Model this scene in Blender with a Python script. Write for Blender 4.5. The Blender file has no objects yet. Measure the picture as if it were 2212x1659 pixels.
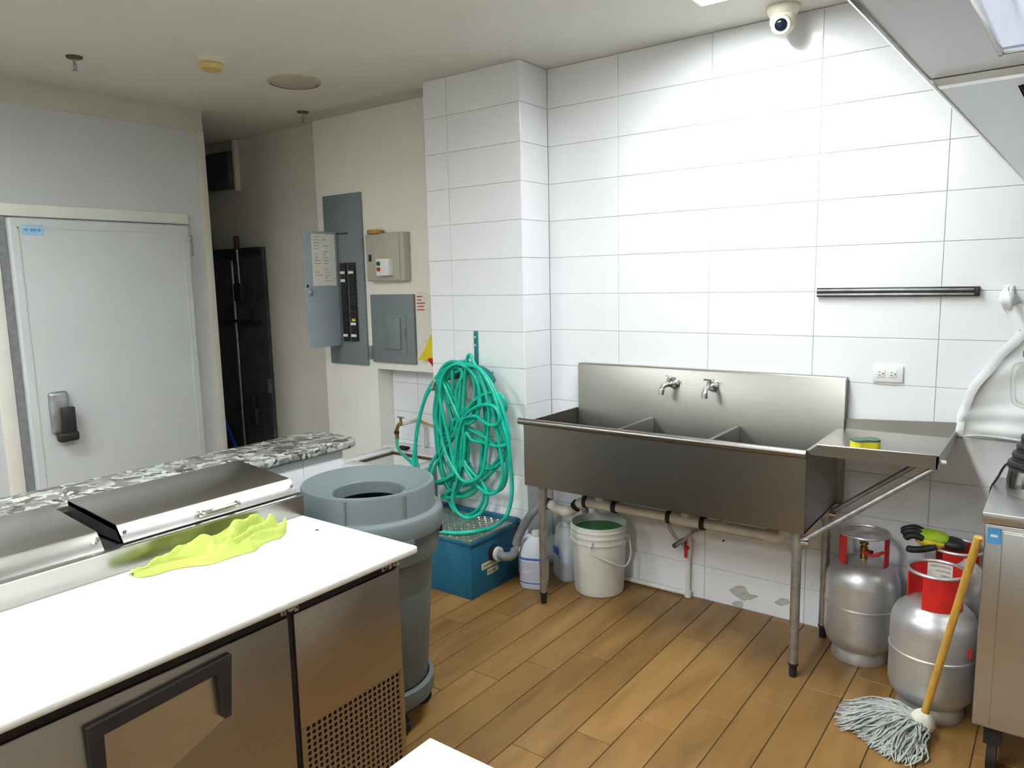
import bpy, bmesh, math, random
from mathutils import Vector, Matrix, noise
random.seed(7)
S = bpy.context.scene
COL = S.collection
PI = math.pi

# ------------------------------------------------------------------ camera
FPX, YAW, PITCH, ROLL = 1606.68, 0.642658, 0.139122, -0.022042
CAM = Vector((0, -3.515, 1.662))
fw = Vector((-math.sin(YAW)*math.cos(PITCH), math.cos(YAW)*math.cos(PITCH), -math.sin(PITCH)))
rt = Vector((math.cos(YAW), math.sin(YAW), 0)); up = rt.cross(fw)
r2 = math.cos(ROLL)*rt + math.sin(ROLL)*up
u2 = -math.sin(ROLL)*rt + math.cos(ROLL)*up
cd = bpy.data.cameras.new('camera'); cam = bpy.data.objects.new('camera', cd); COL.objects.link(cam)
cam.matrix_world = Matrix(((r2.x, u2.x, -fw.x, CAM.x), (r2.y, u2.y, -fw.y, CAM.y), (r2.z, u2.z, -fw.z, CAM.z), (0, 0, 0, 1)))
cd.sensor_fit = 'HORIZONTAL'; cd.sensor_width = 36; cd.lens = FPX/2212*36
cd.clip_start = 0.02
S.camera = cam
# ------------------------------------------------------------------ world, exposure, lamps
LAMP_A, LAMP_B, LAMP_C, LAMP_FILL, LAMP_HOOD = 22.0, 30.0, 24.0, 27.0, .5
w = bpy.data.worlds.new('world'); S.world = w; w.use_nodes = True
w.node_tree.nodes['Background'].inputs[0].default_value = (0.8, 0.85, 0.9, 1)
w.node_tree.nodes['Background'].inputs[1].default_value = 0.05
S.view_settings.view_transform = 'Standard'; S.view_settings.look = 'None'
S.view_settings.gamma = 1; S.view_settings.use_curve_mapping = False
S.view_settings.exposure = 0.92

H = 2.786          # ceiling height

def P(px, py, ax, val):
    """photo measurement -> world point on the plane ax = val (used while surveying the room)"""
    d = r2*((px-1106)/FPX) - u2*((py-829.5)/FPX) + fw
    i = 'xyz'.index(ax)
    return CAM + d*((val-CAM[i])/d[i])

# ------------------------------------------------------------------ materials
def mat(name, col, rough=0.5, metal=0.0, var=0.06, scale=12, col2=None, bump=0.0, bscale=60, stretch=None,
        emit=None, trans=0.0, alpha=1.0, spec=0.5, ior=1.45, rvar=0.0, sss=0.0, coat=0.0):
    m = bpy.data.materials.new(name); m.use_nodes = True
    nt = m.node_tree; N = nt.nodes; L = nt.links
    b = N['Principled BSDF']
    tc = N.new('ShaderNodeTexCoord'); mp = N.new('ShaderNodeMapping')
    L.new(tc.outputs['Object'], mp.inputs[0])
    if stretch: mp.inputs['Scale'].default_value = stretch
    nz = N.new('ShaderNodeTexNoise'); nz.inputs['Scale'].default_value = scale; nz.inputs['Detail'].default_value = 4
    L.new(mp.outputs[0], nz.inputs['Vector'])
    cr = N.new('ShaderNodeValToRGB')
    c2 = col2 or tuple(max(0, c*(1-var)) for c in col)
    c1 = col if col2 else tuple(min(1, c*(1+var)) for c in col)
    cr.color_ramp.elements[0].position = .32; cr.color_ramp.elements[1].position = .68
    cr.color_ramp.elements[0].color = (*c2, 1); cr.color_ramp.elements[1].color = (*c1, 1)
    L.new(nz.outputs[0], cr.inputs[0]); L.new(cr.outputs[0], b.inputs['Base Color'])
    b.inputs['Roughness'].default_value = rough; b.inputs['Metallic'].default_value = metal
    b.inputs['IOR'].default_value = ior; b.inputs['Specular IOR Level'].default_value = spec
    if coat: b.inputs['Coat Weight'].default_value = coat; b.inputs['Coat Roughness'].default_value = .1
    if rvar:
        mr = N.new('ShaderNodeMapRange'); mr.inputs[3].default_value = rough-rvar; mr.inputs[4].default_value = rough+rvar
        L.new(nz.outputs[0], mr.inputs[0]); L.new(mr.outputs[0], b.inputs['Roughness'])
    if bump:
        n2 = N.new('ShaderNodeTexNoise'); n2.inputs['Scale'].default_value = bscale
        L.new(mp.outputs[0], n2.inputs['Vector'])
        bp = N.new('ShaderNodeBump'); bp.inputs['Strength'].default_value = bump; bp.inputs['Distance'].default_value = .01
        L.new(n2.outputs[0], bp.inputs['Height']); L.new(bp.outputs[0], b.inputs['Normal'])
    if emit:
        b.inputs['Emission Color'].default_value = (*emit[0], 1); b.inputs['Emission Strength'].default_value = emit[1]
    if trans: b.inputs['Transmission Weight'].default_value = trans
    if alpha < 1: b.inputs['Alpha'].default_value = alpha
    if sss: b.inputs['Subsurface Weight'].default_value = sss; b.inputs['Subsurface Radius'].default_value = (.02, .02, .02)
    return m

M = {}
M['tile'] = mat('white_glazed_tile', (.80, .82, .85), .13, var=.012, scale=3, bump=.02, bscale=6)
M['grout'] = mat('beige_grout', (.70, .67, .59), .9, var=.15, scale=30)
M['grout_white'] = mat('pale_grout', (.66, .64, .60), .9, var=.15, scale=30)
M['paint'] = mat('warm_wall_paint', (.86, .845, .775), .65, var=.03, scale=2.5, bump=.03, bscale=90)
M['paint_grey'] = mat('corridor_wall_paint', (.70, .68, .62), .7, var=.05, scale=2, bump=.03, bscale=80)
M['ceiling'] = mat('ceiling_paint', (.73, .725, .665), .75, var=.03, scale=1.4)
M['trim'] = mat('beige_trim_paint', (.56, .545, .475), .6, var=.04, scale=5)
M['cream'] = mat('cream_frame', (.74, .735, .68), .5, var=.03, scale=5)
M['panel'] = mat('cold_room_panel', (.56, .59, .60), .42, var=.02, scale=3, bump=.02, bscale=200)
M['dark'] = mat('dark_void', (.012, .012, .013), .8, var=.3)
M['black'] = mat('black_plastic', (.02, .02, .022), .42, var=.2)
M['rubber'] = mat('black_rubber', (.016, .015, .015), .7, var=.25)
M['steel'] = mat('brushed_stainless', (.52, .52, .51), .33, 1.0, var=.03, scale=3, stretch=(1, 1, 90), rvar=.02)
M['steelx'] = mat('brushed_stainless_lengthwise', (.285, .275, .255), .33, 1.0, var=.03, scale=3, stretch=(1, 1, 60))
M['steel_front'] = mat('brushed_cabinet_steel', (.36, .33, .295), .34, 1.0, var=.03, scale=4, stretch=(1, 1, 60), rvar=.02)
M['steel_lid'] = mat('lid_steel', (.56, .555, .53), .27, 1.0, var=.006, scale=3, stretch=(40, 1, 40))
M['galv'] = mat('galvanised_leg', (.42, .43, .44), .42, .9, var=.18, scale=25)
M['chrome'] = mat('chrome', (.78, .78, .78), .12, 1.0, var=.03)
M['riser'] = mat('riser_steel', (.40, .40, .385), .26, 1.0, var=.01, scale=3)
M['hood'] = mat('hood_steel', (.60, .61, .61), .30, 1.0, var=.015, scale=2, stretch=(6, 1, 1))
M['brass'] = mat('brass', (.42, .27, .08), .35, 1.0, var=.2, scale=40)
M['alu'] = mat('silver_cylinder_paint', (.60, .61, .62), .38, .7, var=.12, scale=7, rvar=.08)
M['red'] = mat('red_paint', (.62, .02, .015), .45, var=.12, scale=20)
M['redp'] = mat('red_plastic', (.55, .02, .02), .4, var=.1)
M['board'] = mat('white_cutting_board', (.86, .86, .82), .45, var=.02, scale=7)
M['yellowcloth'] = mat('lime_cloth', (.44, .53, .115), .9, var=.08, scale=30, bump=.3, bscale=400)
M['hose'] = mat('green_hose', (.004, .50, .36), .32, var=.12, scale=20, col2=(.004, .38, .27))
M['hanger'] = mat('teal_hanger', (.005, .17, .17), .45, var=.1)
M['trap'] = mat('blue_trap_paint', (.008, .115, .21), .45, var=.12, scale=8)
M['plate'] = mat('tread_plate', (.36, .37, .33), .4, .85, var=.2, scale=18)
M['binp'] = mat('grey_bin_plastic', (.135, .165, .172), .55, var=.05, scale=6, bump=.04, bscale=150)
M['white_pl'] = mat('white_plastic', (.78, .79, .78), .4, var=.03, scale=9)
M['bucketp'] = mat('scuffed_white_bucket', (.70, .70, .66), .45, var=.06, scale=9)
M['green'] = mat('green_liquid', (.006, .20, .03), .15, var=.04)
M['pvc'] = mat('stained_pvc', (.62, .59, .52), .5, var=.12, scale=14)
M['pvcw'] = mat('white_pvc', (.74, .73, .70), .45, var=.07, scale=14)
M['greypipe'] = mat('grey_flexible_pipe', (.20, .21, .22), .5, var=.15, scale=30)
M['panelgrey'] = mat('electrical_grey', (.19, .225, .24), .45, var=.04, scale=8)
M['panellite'] = mat('electrical_light_grey', (.33, .38, .43), .38, var=.04, scale=8)
M['boxbeige'] = mat('control_box_beige', (.44, .43, .36), .5, var=.05, scale=10)
M['paper'] = mat('paper', (.76, .75, .68), .85, var=.06, scale=25)
M['print'] = mat('grey_print', (.42, .42, .40), .9, var=.2, scale=60)
M['yellow'] = mat('yellow_sheet', (.78, .66, .02), .6, var=.08, scale=10)
M['amber'] = mat('amber_tape', (.40, .20, .02), .35, var=.2, scale=30)
M['blue'] = mat('blue_sticker', (.08, .36, .72), .5, var=.08)
M['bluel'] = mat('pale_blue_sticker', (.32, .58, .80), .5, var=.08)
M['bluebroom'] = mat('blue_handle', (.01, .08, .55), .45)
M['white'] = mat('white_print', (.82, .82, .82), .6, var=.02)
M['labelblue'] = mat('label_blue', (.05, .17, .50), .5, var=.08)
M['jug'] = mat('bleach_white', (.70, .76, .86), .38, var=.03, sss=.1)
M['jugclear'] = mat('translucent_jug', (.72, .80, .84), .3, var=.03, alpha=.62, sss=.1)
M['labelgrey'] = mat('label_lilac', (.56, .58, .72), .5, var=.1, scale=40)
M['greenbtn'] = mat('green_button', (.01, .14, .06), .4)
M['redbtn'] = mat('red_button', (.5, .06, .04), .4)
M['ivory'] = mat('ivory_plastic', (.76, .73, .60), .45, var=.04)
M['amberdome'] = mat('yellowed_plastic', (.62, .47, .16), .35, var=.08)
M['grille'] = mat('beige_ceiling_grille', (.50, .45, .34), .7, var=.1, scale=80)
M['brown'] = mat('brown_metal', (.14, .10, .05), .5, .5, var=.2)
M['wood'] = mat('yellow_pine_handle', (.62, .37, .07), .45, var=.14, scale=9, stretch=(8, 8, 1))
M['mop'] = mat('grey_cotton', (.40, .42, .41), .95, var=.25, scale=40)
M['mopw'] = mat('cream_cotton', (.70, .68, .58), .95, var=.1, scale=40)
M['apron'] = mat('white_apron_cloth', (.80, .83, .84), .85, var=.03, scale=12, bump=.1, bscale=300)
M['spongey'] = mat('yellow_sponge', (.80, .72, .03), .9, var=.08, scale=90, bump=.4, bscale=250)
M['spongeg'] = mat('green_scourer', (.10, .17, .14), .95, var=.2, scale=120, bump=.4, bscale=400)
M['gloveg'] = mat('lime_glove', (.42, .62, .03), .7, var=.1, scale=40)
M['glovey'] = mat('yellow_glove', (.76, .60, .03), .7, var=.1, scale=40)
M['glass'] = mat('clear_glass', (.9, .95, .95), .04, var=.01, trans=.92, alpha=.5)
M['bag'] = mat('clear_plastic_bag', (.85, .88, .90), .25, var=.03, alpha=.42)
M['whitetop'] = mat('white_marble_top', (.80, .80, .77), .25, col2=(.72, .72, .70), scale=5, var=.04)
M['locker'] = mat('dark_steel_locker', (.085, .09, .095), .40, .4, var=.2, scale=6)
M['lamp'] = mat('lamp_diffuser_window_end', (1, 1, 1), .5, var=0, emit=((.96, 1.0, .995), LAMP_A))
M['lampfill'] = mat('fill_diffuser_aisle', (1, 1, 1), .5, var=0, emit=((.96, 1.0, .995), LAMP_FILL))  # emission of the added aisle fill strip, out of view
M['lampc'] = mat('lamp_diffuser_rear', (1, 1, 1), .5, var=0, emit=((.96, 1.0, .995), LAMP_C))  # also used by the added rear fill strip over the aisle
M['lampb'] = mat('lamp_diffuser', (1, 1, 1), .5, var=0, emit=((.96, 1.0, .995), LAMP_B))
M['hoodlamp'] = mat('hood_lamp_lens', (.9, .93, 1), .4, var=0, emit=((.72, .82, 1.0), LAMP_HOOD))
M['lens'] = mat('dark_lens', (.01, .012, .03), .08, var=.1)

def wood_mat():
    m = bpy.data.materials.new('wood_look_plank'); m.use_nodes = True
    nt = m.node_tree; N = nt.nodes; L = nt.links; b = N['Principled BSDF']
    tc = N.new('ShaderNodeTexCoord'); oi = N.new('ShaderNodeObjectInfo')
    ad = N.new('ShaderNodeVectorMath'); ad.operation = 'ADD'
    sc = N.new('ShaderNodeVectorMath'); sc.operation = 'SCALE'; sc.inputs['Scale'].default_value = 40
    cx = N.new('ShaderNodeCombineXYZ')
    for k in range(3): L.new(oi.outputs['Random'], cx.inputs[k])
    L.new(cx.outputs[0], sc.inputs[0]); L.new(tc.outputs['Object'], ad.inputs[0]); L.new(sc.outputs[0], ad.inputs[1])
    mp = N.new('ShaderNodeMapping'); mp.inputs['Scale'].default_value = (7, 1.3, 7); L.new(ad.outputs[0], mp.inputs[0])
    n1 = N.new('ShaderNodeTexNoise'); n1.inputs['Scale'].default_value = 1.6; n1.inputs['Detail'].default_value = 6; n1.inputs['Distortion'].default_value = .6
    L.new(mp.outputs[0], n1.inputs['Vector'])
    cr = N.new('ShaderNodeValToRGB'); e = cr.color_ramp.elements
    e[0].position = .25; e[0].color = (.172, .088, .024, 1); e[1].position = .75; e[1].color = (.325, .187, .060, 1)
    k = e.new(.5); k.color = (.258, .138, .039, 1)
    L.new(n1.outputs[0], cr.inputs[0])
    hs = N.new('ShaderNodeHueSaturation'); mr = N.new('ShaderNodeMapRange')
    mr.inputs[3].default_value = .86; mr.inputs[4].default_value = 1.14
    L.new(oi.outputs['Random'], mr.inputs[0]); L.new(mr.outputs[0], hs.inputs['Value']); L.new(cr.outputs[0], hs.inputs['Color'])
    L.new(hs.outputs[0], b.inputs['Base Color'])
    b.inputs['Roughness'].default_value = .42
    return m
M['plank'] = wood_mat()
M['floorgrout'] = mat('dark_floor_grout', (.10, .06, .03), .9, var=.2)

def granite_mat():
    m = bpy.data.materials.new('speckled_granite'); m.use_nodes = True
    nt = m.node_tree; N = nt.nodes; L = nt.links; b = N['Principled BSDF']
    tc = N.new('ShaderNodeTexCoord')
    nz = N.new('ShaderNodeTexNoise'); nz.inputs['Scale'].default_value = 18; nz.inputs['Detail'].default_value = 3
    L.new(tc.outputs['Object'], nz.inputs['Vector'])
    mx = N.new('ShaderNodeMixRGB'); mx.inputs[0].default_value = .12
    L.new(tc.outputs['Object'], mx.inputs[1]); L.new(nz.outputs['Color'], mx.inputs[2])
    v = N.new('ShaderNodeTexVoronoi'); v.inputs['Scale'].default_value = 34; L.new(mx.outputs[0], v.inputs['Vector'])
    sp = N.new('ShaderNodeSeparateColor'); L.new(v.outputs['Color'], sp.inputs[0])
    cr = N.new('ShaderNodeValToRGB'); cr.color_ramp.interpolation = 'CONSTANT'; e = cr.color_ramp.elements
    e[0].position = 0; e[0].color = (.06, .058, .052, 1); e[1].position = .24; e[1].color = (.19, .19, .175, 1)
    for p, c in ((.45, (.32, .325, .30)), (.62, (.15, .145, .135)), (.78, (.42, .44, .41))):
        k = e.new(p); k.color = (*c, 1)
    L.new(sp.outputs[0], cr.inputs[0]); L.new(cr.outputs[0], b.inputs['Base Color'])
    b.inputs['Roughness'].default_value = .22
    return m
M['granite'] = granite_mat()

# ------------------------------------------------------------------ mesh helpers
class MB:
    def __init__(s): s.bm = bmesh.new()
    def box(s, x0, x1, y0, y1, z0, z1, bev=0.0, seg=2):
        b = bmesh.new(); bmesh.ops.create_cube(b, size=1)
        for v in b.verts:
            v.co = Vector(((x0+x1)/2+v.co.x*(x1-x0), (y0+y1)/2+v.co.y*(y1-y0), (z0+z1)/2+v.co.z*(z1-z0)))
        if bev: bmesh.ops.bevel(b, geom=b.edges[:], offset=bev, segments=seg, profile=.5, affect='EDGES')
        return s.add(b)
    def add(s, b, mtx=None):
        if mtx is not None: bmesh.ops.transform(b, matrix=mtx, verts=b.verts)
        me = bpy.data.meshes.new('tmp'); b.to_mesh(me); b.free(); s.bm.from_mesh(me); bpy.data.meshes.remove(me); return s
    def lathe(s, prof, c=(0, 0, 0), axis=(0, 0, 1), n=40, a0=0, a1=2*PI, cap=True):
        """prof: (r, h) along axis"""
        ax = Vector(axis).normalized(); q = Vector((0, 0, 1)).rotation_difference(ax); c = Vector(c)
        full = abs(a1-a0-2*PI) < 1e-6; m = n if full else n+1
        rings = []
        for r, h in prof:
            if r < 1e-6: rings.append([s.bm.verts.new(c+q@Vector((0, 0, h)))]); continue
            rings.append([s.bm.verts.new(c+q@Vector((r*math.cos(a0+(a1-a0)*k/n), r*math.sin(a0+(a1-a0)*k/n), h))) for k in range(m)])
        for A, B in zip(rings, rings[1:]):
            for k in range(n):
                k2 = (k+1) % m
                if len(A) == 1 and len(B) == 1: continue
                try:
                    if len(A) == 1: s.bm.faces.new((A[0], B[k2], B[k]))
                    elif len(B) == 1: s.bm.faces.new((A[k], A[k2], B[0]))
                    else: s.bm.faces.new((A[k], A[k2], B[k2], B[k]))
                except ValueError: pass
        return s
    def cyl(s, p0, p1, r, n=20, r2=None):
        p0 = Vector(p0); p1 = Vector(p1); l = (p1-p0).length; rr = r if r2 is None else r2
        return s.lathe([(0, 0), (r, 0), (rr, l), (0, l)], p0, p1-p0, n)
    def tube(s, pts, r, n=10, closed=False, rfun=None):
        pts = [Vector(p) for p in pts]; m = len(pts)
        t = []
        for i in range(m):
            a = pts[i-1] if (i or closed) else pts[0]; b = pts[(i+1) % m] if (i < m-1 or closed) else pts[-1]
            d = b-a
            t.append(d.normalized() if d.length > 1e-9 else Vector((0, 0, 1)))
        nrm = Vector((0, 0, 1)) if abs(t[0].z) < .9 else Vector((1, 0, 0))
        nrm = (nrm - t[0]*nrm.dot(t[0])).normalized(); rings = []
        for i in range(m):
            if i:
                q = t[i-1].rotation_difference(t[i]); nrm = q@nrm; nrm = (nrm - t[i]*nrm.dot(t[i])).normalized()
            bn = t[i].cross(nrm); rr = r if rfun is None else rfun(i/(m-1))
            rings.append([s.bm.verts.new(pts[i]+rr*(math.cos(2*PI*k/n)*nrm+math.sin(2*PI*k/n)*bn)) for k in range(n)])
        for i in range(m if closed else m-1):
            A = rings[i]; B = rings[(i+1) % m]
            for k in range(n): s.bm.faces.new((A[k], A[(k+1) % n], B[(k+1) % n], B[k]))
        if not closed:
            s.bm.faces.new(rings[0][::-1]); s.bm.faces.new(rings[-1])
        return s
    def prism(s, poly, ext):
        """poly: list of 3D points, ext: vector"""
        e = Vector(ext); A = [s.bm.verts.new(Vector(p)) for p in poly]; B = [s.bm.verts.new(Vector(p)+e) for p in poly]
        n = len(A); s.bm.faces.new(A); s.bm.faces.new(B[::-1])
        for k in range(n): s.bm.faces.new((A[k], B[k], B[(k+1) % n], A[(k+1) % n]))
        return s
    def grid(s, fn, nu, nv, thick=0.0):
        G = [[s.bm.verts.new(fn(i/nu, j/nv)) for j in range(nv+1)] for i in range(nu+1)]
        for i in range(nu):
            for j in range(nv): s.bm.faces.new((G[i][j], G[i+1][j], G[i+1][j+1], G[i][j+1]))
        if thick:
            bmesh.ops.recalc_face_normals(s.bm, faces=s.bm.faces[:])
            bmesh.ops.solidify(s.bm, geom=s.bm.faces[:], thickness=thick)
        return s

def smooth_mesh(me, ang=35):
    me.shade_smooth() if hasattr(me, 'shade_smooth') else None
    try: me.set_sharp_from_angle(angle=math.radians(ang))
    except Exception: pass

def obj(name, mb, material, parent=None, origin=None, local=False, kind=None, label=None, ang=35):
    bmesh.ops.recalc_face_normals(mb.bm, faces=mb.bm.faces[:])
    me = bpy.data.meshes.new(name); mb.bm.to_mesh(me); mb.bm.free()
    o = bpy.data.objects.new(name, me); COL.objects.link(o)
    me.materials.append(M[material] if isinstance(material, str) else material)
    smooth_mesh(me, ang)
    if parent is not None:
        root = parent
        while root.parent: root = root.parent
        o.parent = parent
        if not local: me.transform(Matrix.Translation(-root.location))
    else:
        if origin is None:
            xs = [v.co for v in me.vertices]
            origin = Vector(((min(v.x for v in xs)+max(v.x for v in xs))/2, (min(v.y for v in xs)+max(v.y for v in xs))/2, min(v.z for v in xs)))
        origin = Vector(origin); me.transform(Matrix.Translation(-origin)); o.location = origin
    if kind: o['kind'] = kind
    if label: o['label'] = label
    return o
def tag(o, label, cat, group=None, kind=None):
    o['label'] = label; o['category'] = cat
    if group: o['group'] = group
    if kind: o['kind'] = kind
    return o
def thing(name, label, cat, loc, group=None, kind=None):
    o = bpy.data.objects.new(name, None); COL.objects.link(o); o.location = loc; o.empty_display_size = .05
    return tag(o, label, cat, group, kind)
def struct(name, mb, material, label, cat):
    return tag(obj(name, mb, material), label, cat, kind='structure')
def box(*a, **k): return MB().box(*a, **k)

def catmull(pts, per=8, closed=False):
    pts = [Vector(p) for p in pts]; n = len(pts); out = []
    rng = n if closed else n-1
    for i in range(rng):
        g = lambda k: pts[k % n] if closed else pts[max(0, min(n-1, k))]
        p0, p1, p2, p3 = g(i-1), g(i), g(i+1), g(i+2)
        for j in range(per):
            t = j/per
            out.append(.5*((2*p1)+(-p0+p2)*t+(2*p0-5*p1+4*p2-p3)*t*t+(-p0+3*p1-3*p2+p3)*t**3))
    if not closed: out.append(pts[-1])
    return out

def text_mesh(name, body, size, material, parent, mtx, local=False, depth=.0004):
    cu = bpy.data.curves.new('t', 'FONT'); cu.body = body; cu.size = size; cu.align_x = 'CENTER'; cu.align_y = 'CENTER'; cu.extrude = depth
    t = bpy.data.objects.new('t', cu); COL.objects.link(t)
    dg = bpy.context.evaluated_depsgraph_get(); me = bpy.data.meshes.new_from_object(t.evaluated_get(dg))
    bpy.data.objects.remove(t); bpy.data.curves.remove(cu)
    me.name = name; me.transform(mtx); o = bpy.data.objects.new(name, me); COL.objects.link(o)
    me.materials.clear(); me.materials.append(M[material])
    if parent is not None:
        root = parent
        while root.parent: root = root.parent
        o.parent = parent
        if not local: me.transform(Matrix.Translation(-root.location))
    return o
# text frames: reading direction, up direction, origin
def frame(o, xd, yd):
    xd = Vector(xd).normalized(); yd = Vector(yd).normalized(); zd = xd.cross(yd)
    return Matrix(((xd.x, yd.x, zd.x, o[0]), (xd.y, yd.y, zd.y, o[1]), (xd.z, yd.z, zd.z, o[2]), (0, 0, 0, 1)))

# ================================================================== SETTING
# ---- floor
floor = struct('floor', box(-7, 1.45, -7.4, .2, -.08, -.004), 'floorgrout', 'brown wood-look plank floor of the kitchen', 'floor')
PW, PL = .15, .90
full = None
def plank(x0, y0, y1):
    global full
    g = .0022
    if abs(y1-y0-PL) < 1e-4 and full: me = full
    else:
        mb = box(-PW/2+g, PW/2-g, -(y1-y0)/2+g*.6, (y1-y0)/2-g*.6, -.012, 0, bev=.0012, seg=1)
        me = bpy.data.meshes.new('plank'); mb.bm.to_mesh(me); mb.bm.free(); me.materials.append(M['plank'])
        if abs(y1-y0-PL) < 1e-4: full = me
    o = bpy.data.objects.new('plank', me); COL.objects.link(o); o.parent = floor
    o.location = Vector((x0+PW/2, (y0+y1)/2, 0)) - floor.location
for i in range(-12, 21):
    x0 = -1.965+PW*i
    j = -1.228+.1955*i
    while j > -4.0: j -= PL
    while j < -.02:
        a, b = max(j, -4.0), min(j+PL, 0.0)
        if b-a > .01: plank(x0, a, b)
        j += PL

# ---- tiled walls
TW, TH, TG = .4975, .2, .0009
tile_cache = {}
def tile(parent, c, w, h, normal):
    """c: centre of front face; normal: 'y' (faces -y) or 'x' (faces +x)"""
    key = (round(w, 3), round(h, 3), normal)
    if key not in tile_cache:
        mb = box(-w/2+TG, w/2-TG, 0, .009, -h/2+TG, h/2-TG, bev=.0014, seg=1)
        me = bpy.data.meshes.new('tile'); mb.bm.to_mesh(me); mb.bm.free(); me.materials.append(M['tile'])
        if normal == 'x': me.transform(Matrix.Rotation(PI/2, 4, 'Z'))
        tile_cache[key] = me
    o = bpy.data.objects.new('tile', tile_cache[key]); COL.objects.link(o); o.parent = parent
    o.location = Vector(c)-parent.location
def tiles(parent, us, zs, plane, normal):
    for a, b in zip(us, us[1:]):
        for z0, z1 in zip(zs, zs[1:]):
            c = ((a+b)/2, plane, (z0+z1)/2) if normal == 'y' else (plane, (a+b)/2, (z0+z1)/2)
            tile(parent, c, b-a, z1-z0, normal)
ZS = [0.0]+[.1787+.2*k for k in range(13)]+[H-.001]
wb = struct('wall_back', box(-2.36, 1.45, .006, .2, -.05, H+.05), 'grout', 'white glazed tile wall behind the sink', 'wall')
tiles(wb, [-2.35, -1.915, -1.4175, -.92, -.4225, .075, .5725, 1.07, 1.3], ZS, 0, 'y')
pil = struct('wall_pillar', box(-3.03, -2.356, -.249, .19, -.05, H+.05), 'grout', 'white tiled pillar jutting out left of the sink', 'wall')
tiles(pil, [-3.03, -2.857, -2.352], ZS, -.255, 'y')
tiles(pil, [-.254, -.001], ZS, -2.35, 'x')
# ---- painted utility wall with an alcove over the mop sink
mb = MB().box(-4.275, -3.0, -.04, .2, 1.085, H+.05); mb.box(-4.275, -3.74, -.04, .2, -.05, 1.085)
wu = struct('wall_utility', mb, 'paint', 'off-white painted wall carrying the electrical panels', 'wall')
wa = struct('wall_alcove', MB().box(-3.76, -3.0, .10, .2, -.05, 1.09), 'grout_white', 'white tiled back of the low alcove above the mop sink', 'wall')
tiles(wa, [-3.738, -3.5, -3.03], [.55, .58, .78, .98, 1.083], .094, 'y')
struct('ceiling_shade_strip', box(-4.275, -3.03, -.20, -.04, H-.012, H+.02), 'trim', 'narrow darker strip painted as the shade band on the ceiling above the electrical panels', 'trim')  # darker beige strip stands in for shade along the ceiling edge
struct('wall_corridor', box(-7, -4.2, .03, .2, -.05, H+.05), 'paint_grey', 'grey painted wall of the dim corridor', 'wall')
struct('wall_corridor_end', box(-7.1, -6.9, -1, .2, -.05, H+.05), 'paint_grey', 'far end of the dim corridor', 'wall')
# ---- cold room front
cold = struct('wall_left', box(-7, -4.585, -7.4, -.70, -.05, 2.655), 'panel', 'white cold room panel wall with the big door', 'wall')
struct('trim_2', MB().box(-7, -4.578, -7.4, -.685, 2.652, H+.02), 'trim', 'beige soffit band above the cold room', 'trim')
struct('trim_3', MB().box(-4.64, -4.572, -.735, -.682, -.05, 2.652, bev=.004), 'trim', 'beige corner post at the corridor end of the cold room', 'trim')
door = thing('door_1', 'large white insulated cold room door with grey latch', 'door', (-4.585, -1.38, 0), kind='structure')
mb = MB().box(-4.60, -4.555, -1.99, -.845, 2.058, 2.125, bev=.006); mb.box(-4.60, -4.562, -2.0, -1.925, 0, 2.058, bev=.006)
obj('door_frame', mb, 'cream', door)
leaf = obj('door_leaf', MB().box(-4.60, -4.52, -1.885, -.868, .02, 2.05, bev=.014, seg=3), 'panel', door)
mb = MB()
for a, b, c, d in ((-1.845, -1.838, .06, 2.0), (-.918, -.911, .06, 2.0)): mb.box(-4.522, -4.517, a, b, c, d)
mb.box(-4.522, -4.517, -1.845, -.911, 1.993, 2.0)
obj('door_moulding', mb, 'panel', leaf)
hd = obj('latch_plate', MB().box(-4.525, -4.485, -1.79, -1.69, .86, 1.10, bev=.018, seg=3), 'galv', leaf)
mb = MB().box(-4.49, -4.455, -1.745, -1.675, .83, 1.01, bev=.008); mb.box(-4.50, -4.45, -1.775, -1.665, .815, .87, bev=.016, seg=3)
obj('latch_lever', mb, 'black', leaf)
for z in (1.93, .45):
    obj('hinge', MB().box(-4.56, -4.525, -.873, -.845, z-.075, z+.06, bev=.006), 'galv', door)
obj('door_gasket', MB().box(-4.60, -4.552, -1.925, -1.886, .02, 2.055), 'greypipe', door)
st = obj('sticker', MB().box(-4.521, -4.5185, -1.825, -1.717, 1.957, 2.013), 'bluel', leaf)
mb = MB()
for y0, y1 in ((-1.812, -1.795), (-1.783, -1.752), (-1.745, -1.732)): mb.box(-4.5188, -4.5180, y0, y1, 1.978, 1.996)
obj('sticker_print', mb, 'blue', leaf)
# ---- unseen sides of the room
struct('wall_right', box(1.3, 1.45, -7.4, .2, -.05, H+.05), 'paint', 'right wall of the kitchen behind the hood', 'wall')
struct('wall_front', box(-4.6, 1.45, -7.4, -7.25, -.05, H+.05), 'paint', 'wall behind the photographer', 'wall')
# ---- ceiling with recesses for the lamps
LX0, LX1 = -1.326, -1.03
LA, LB = (-1.60, -.354), (-4.02, -2.80)
LAMPS = [(LX0, LX1, *LA, 'lamp', 'bright strip ceiling lamp next to the dome camera'),
         (LX0, LX1, *LB, 'lampb', 'strip ceiling lamp over the prep table'),
         (LX0, LX1, -5.75, -4.50, 'lampc', 'strip ceiling lamp furthest behind the prep table'),
         (-3.42, -3.124, -4.02, -2.80, 'lampfill', 'added unseen fill strip over the aisle before the cold room'),  # fill light added out of view to brighten the left side
         (-3.42, -3.124, -5.75, -4.50, 'lampc', 'added unseen rear fill strip over the aisle before the cold room')]  # second added fill, out of view, lifts the wall with the electrical panels
mb = MB()
xs = sorted({-7, 1.45, *[v for l in LAMPS for v in l[:2]]}); yy_ = sorted({-7.4, .2, *[v for l in LAMPS for v in l[2:4]]})
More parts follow.
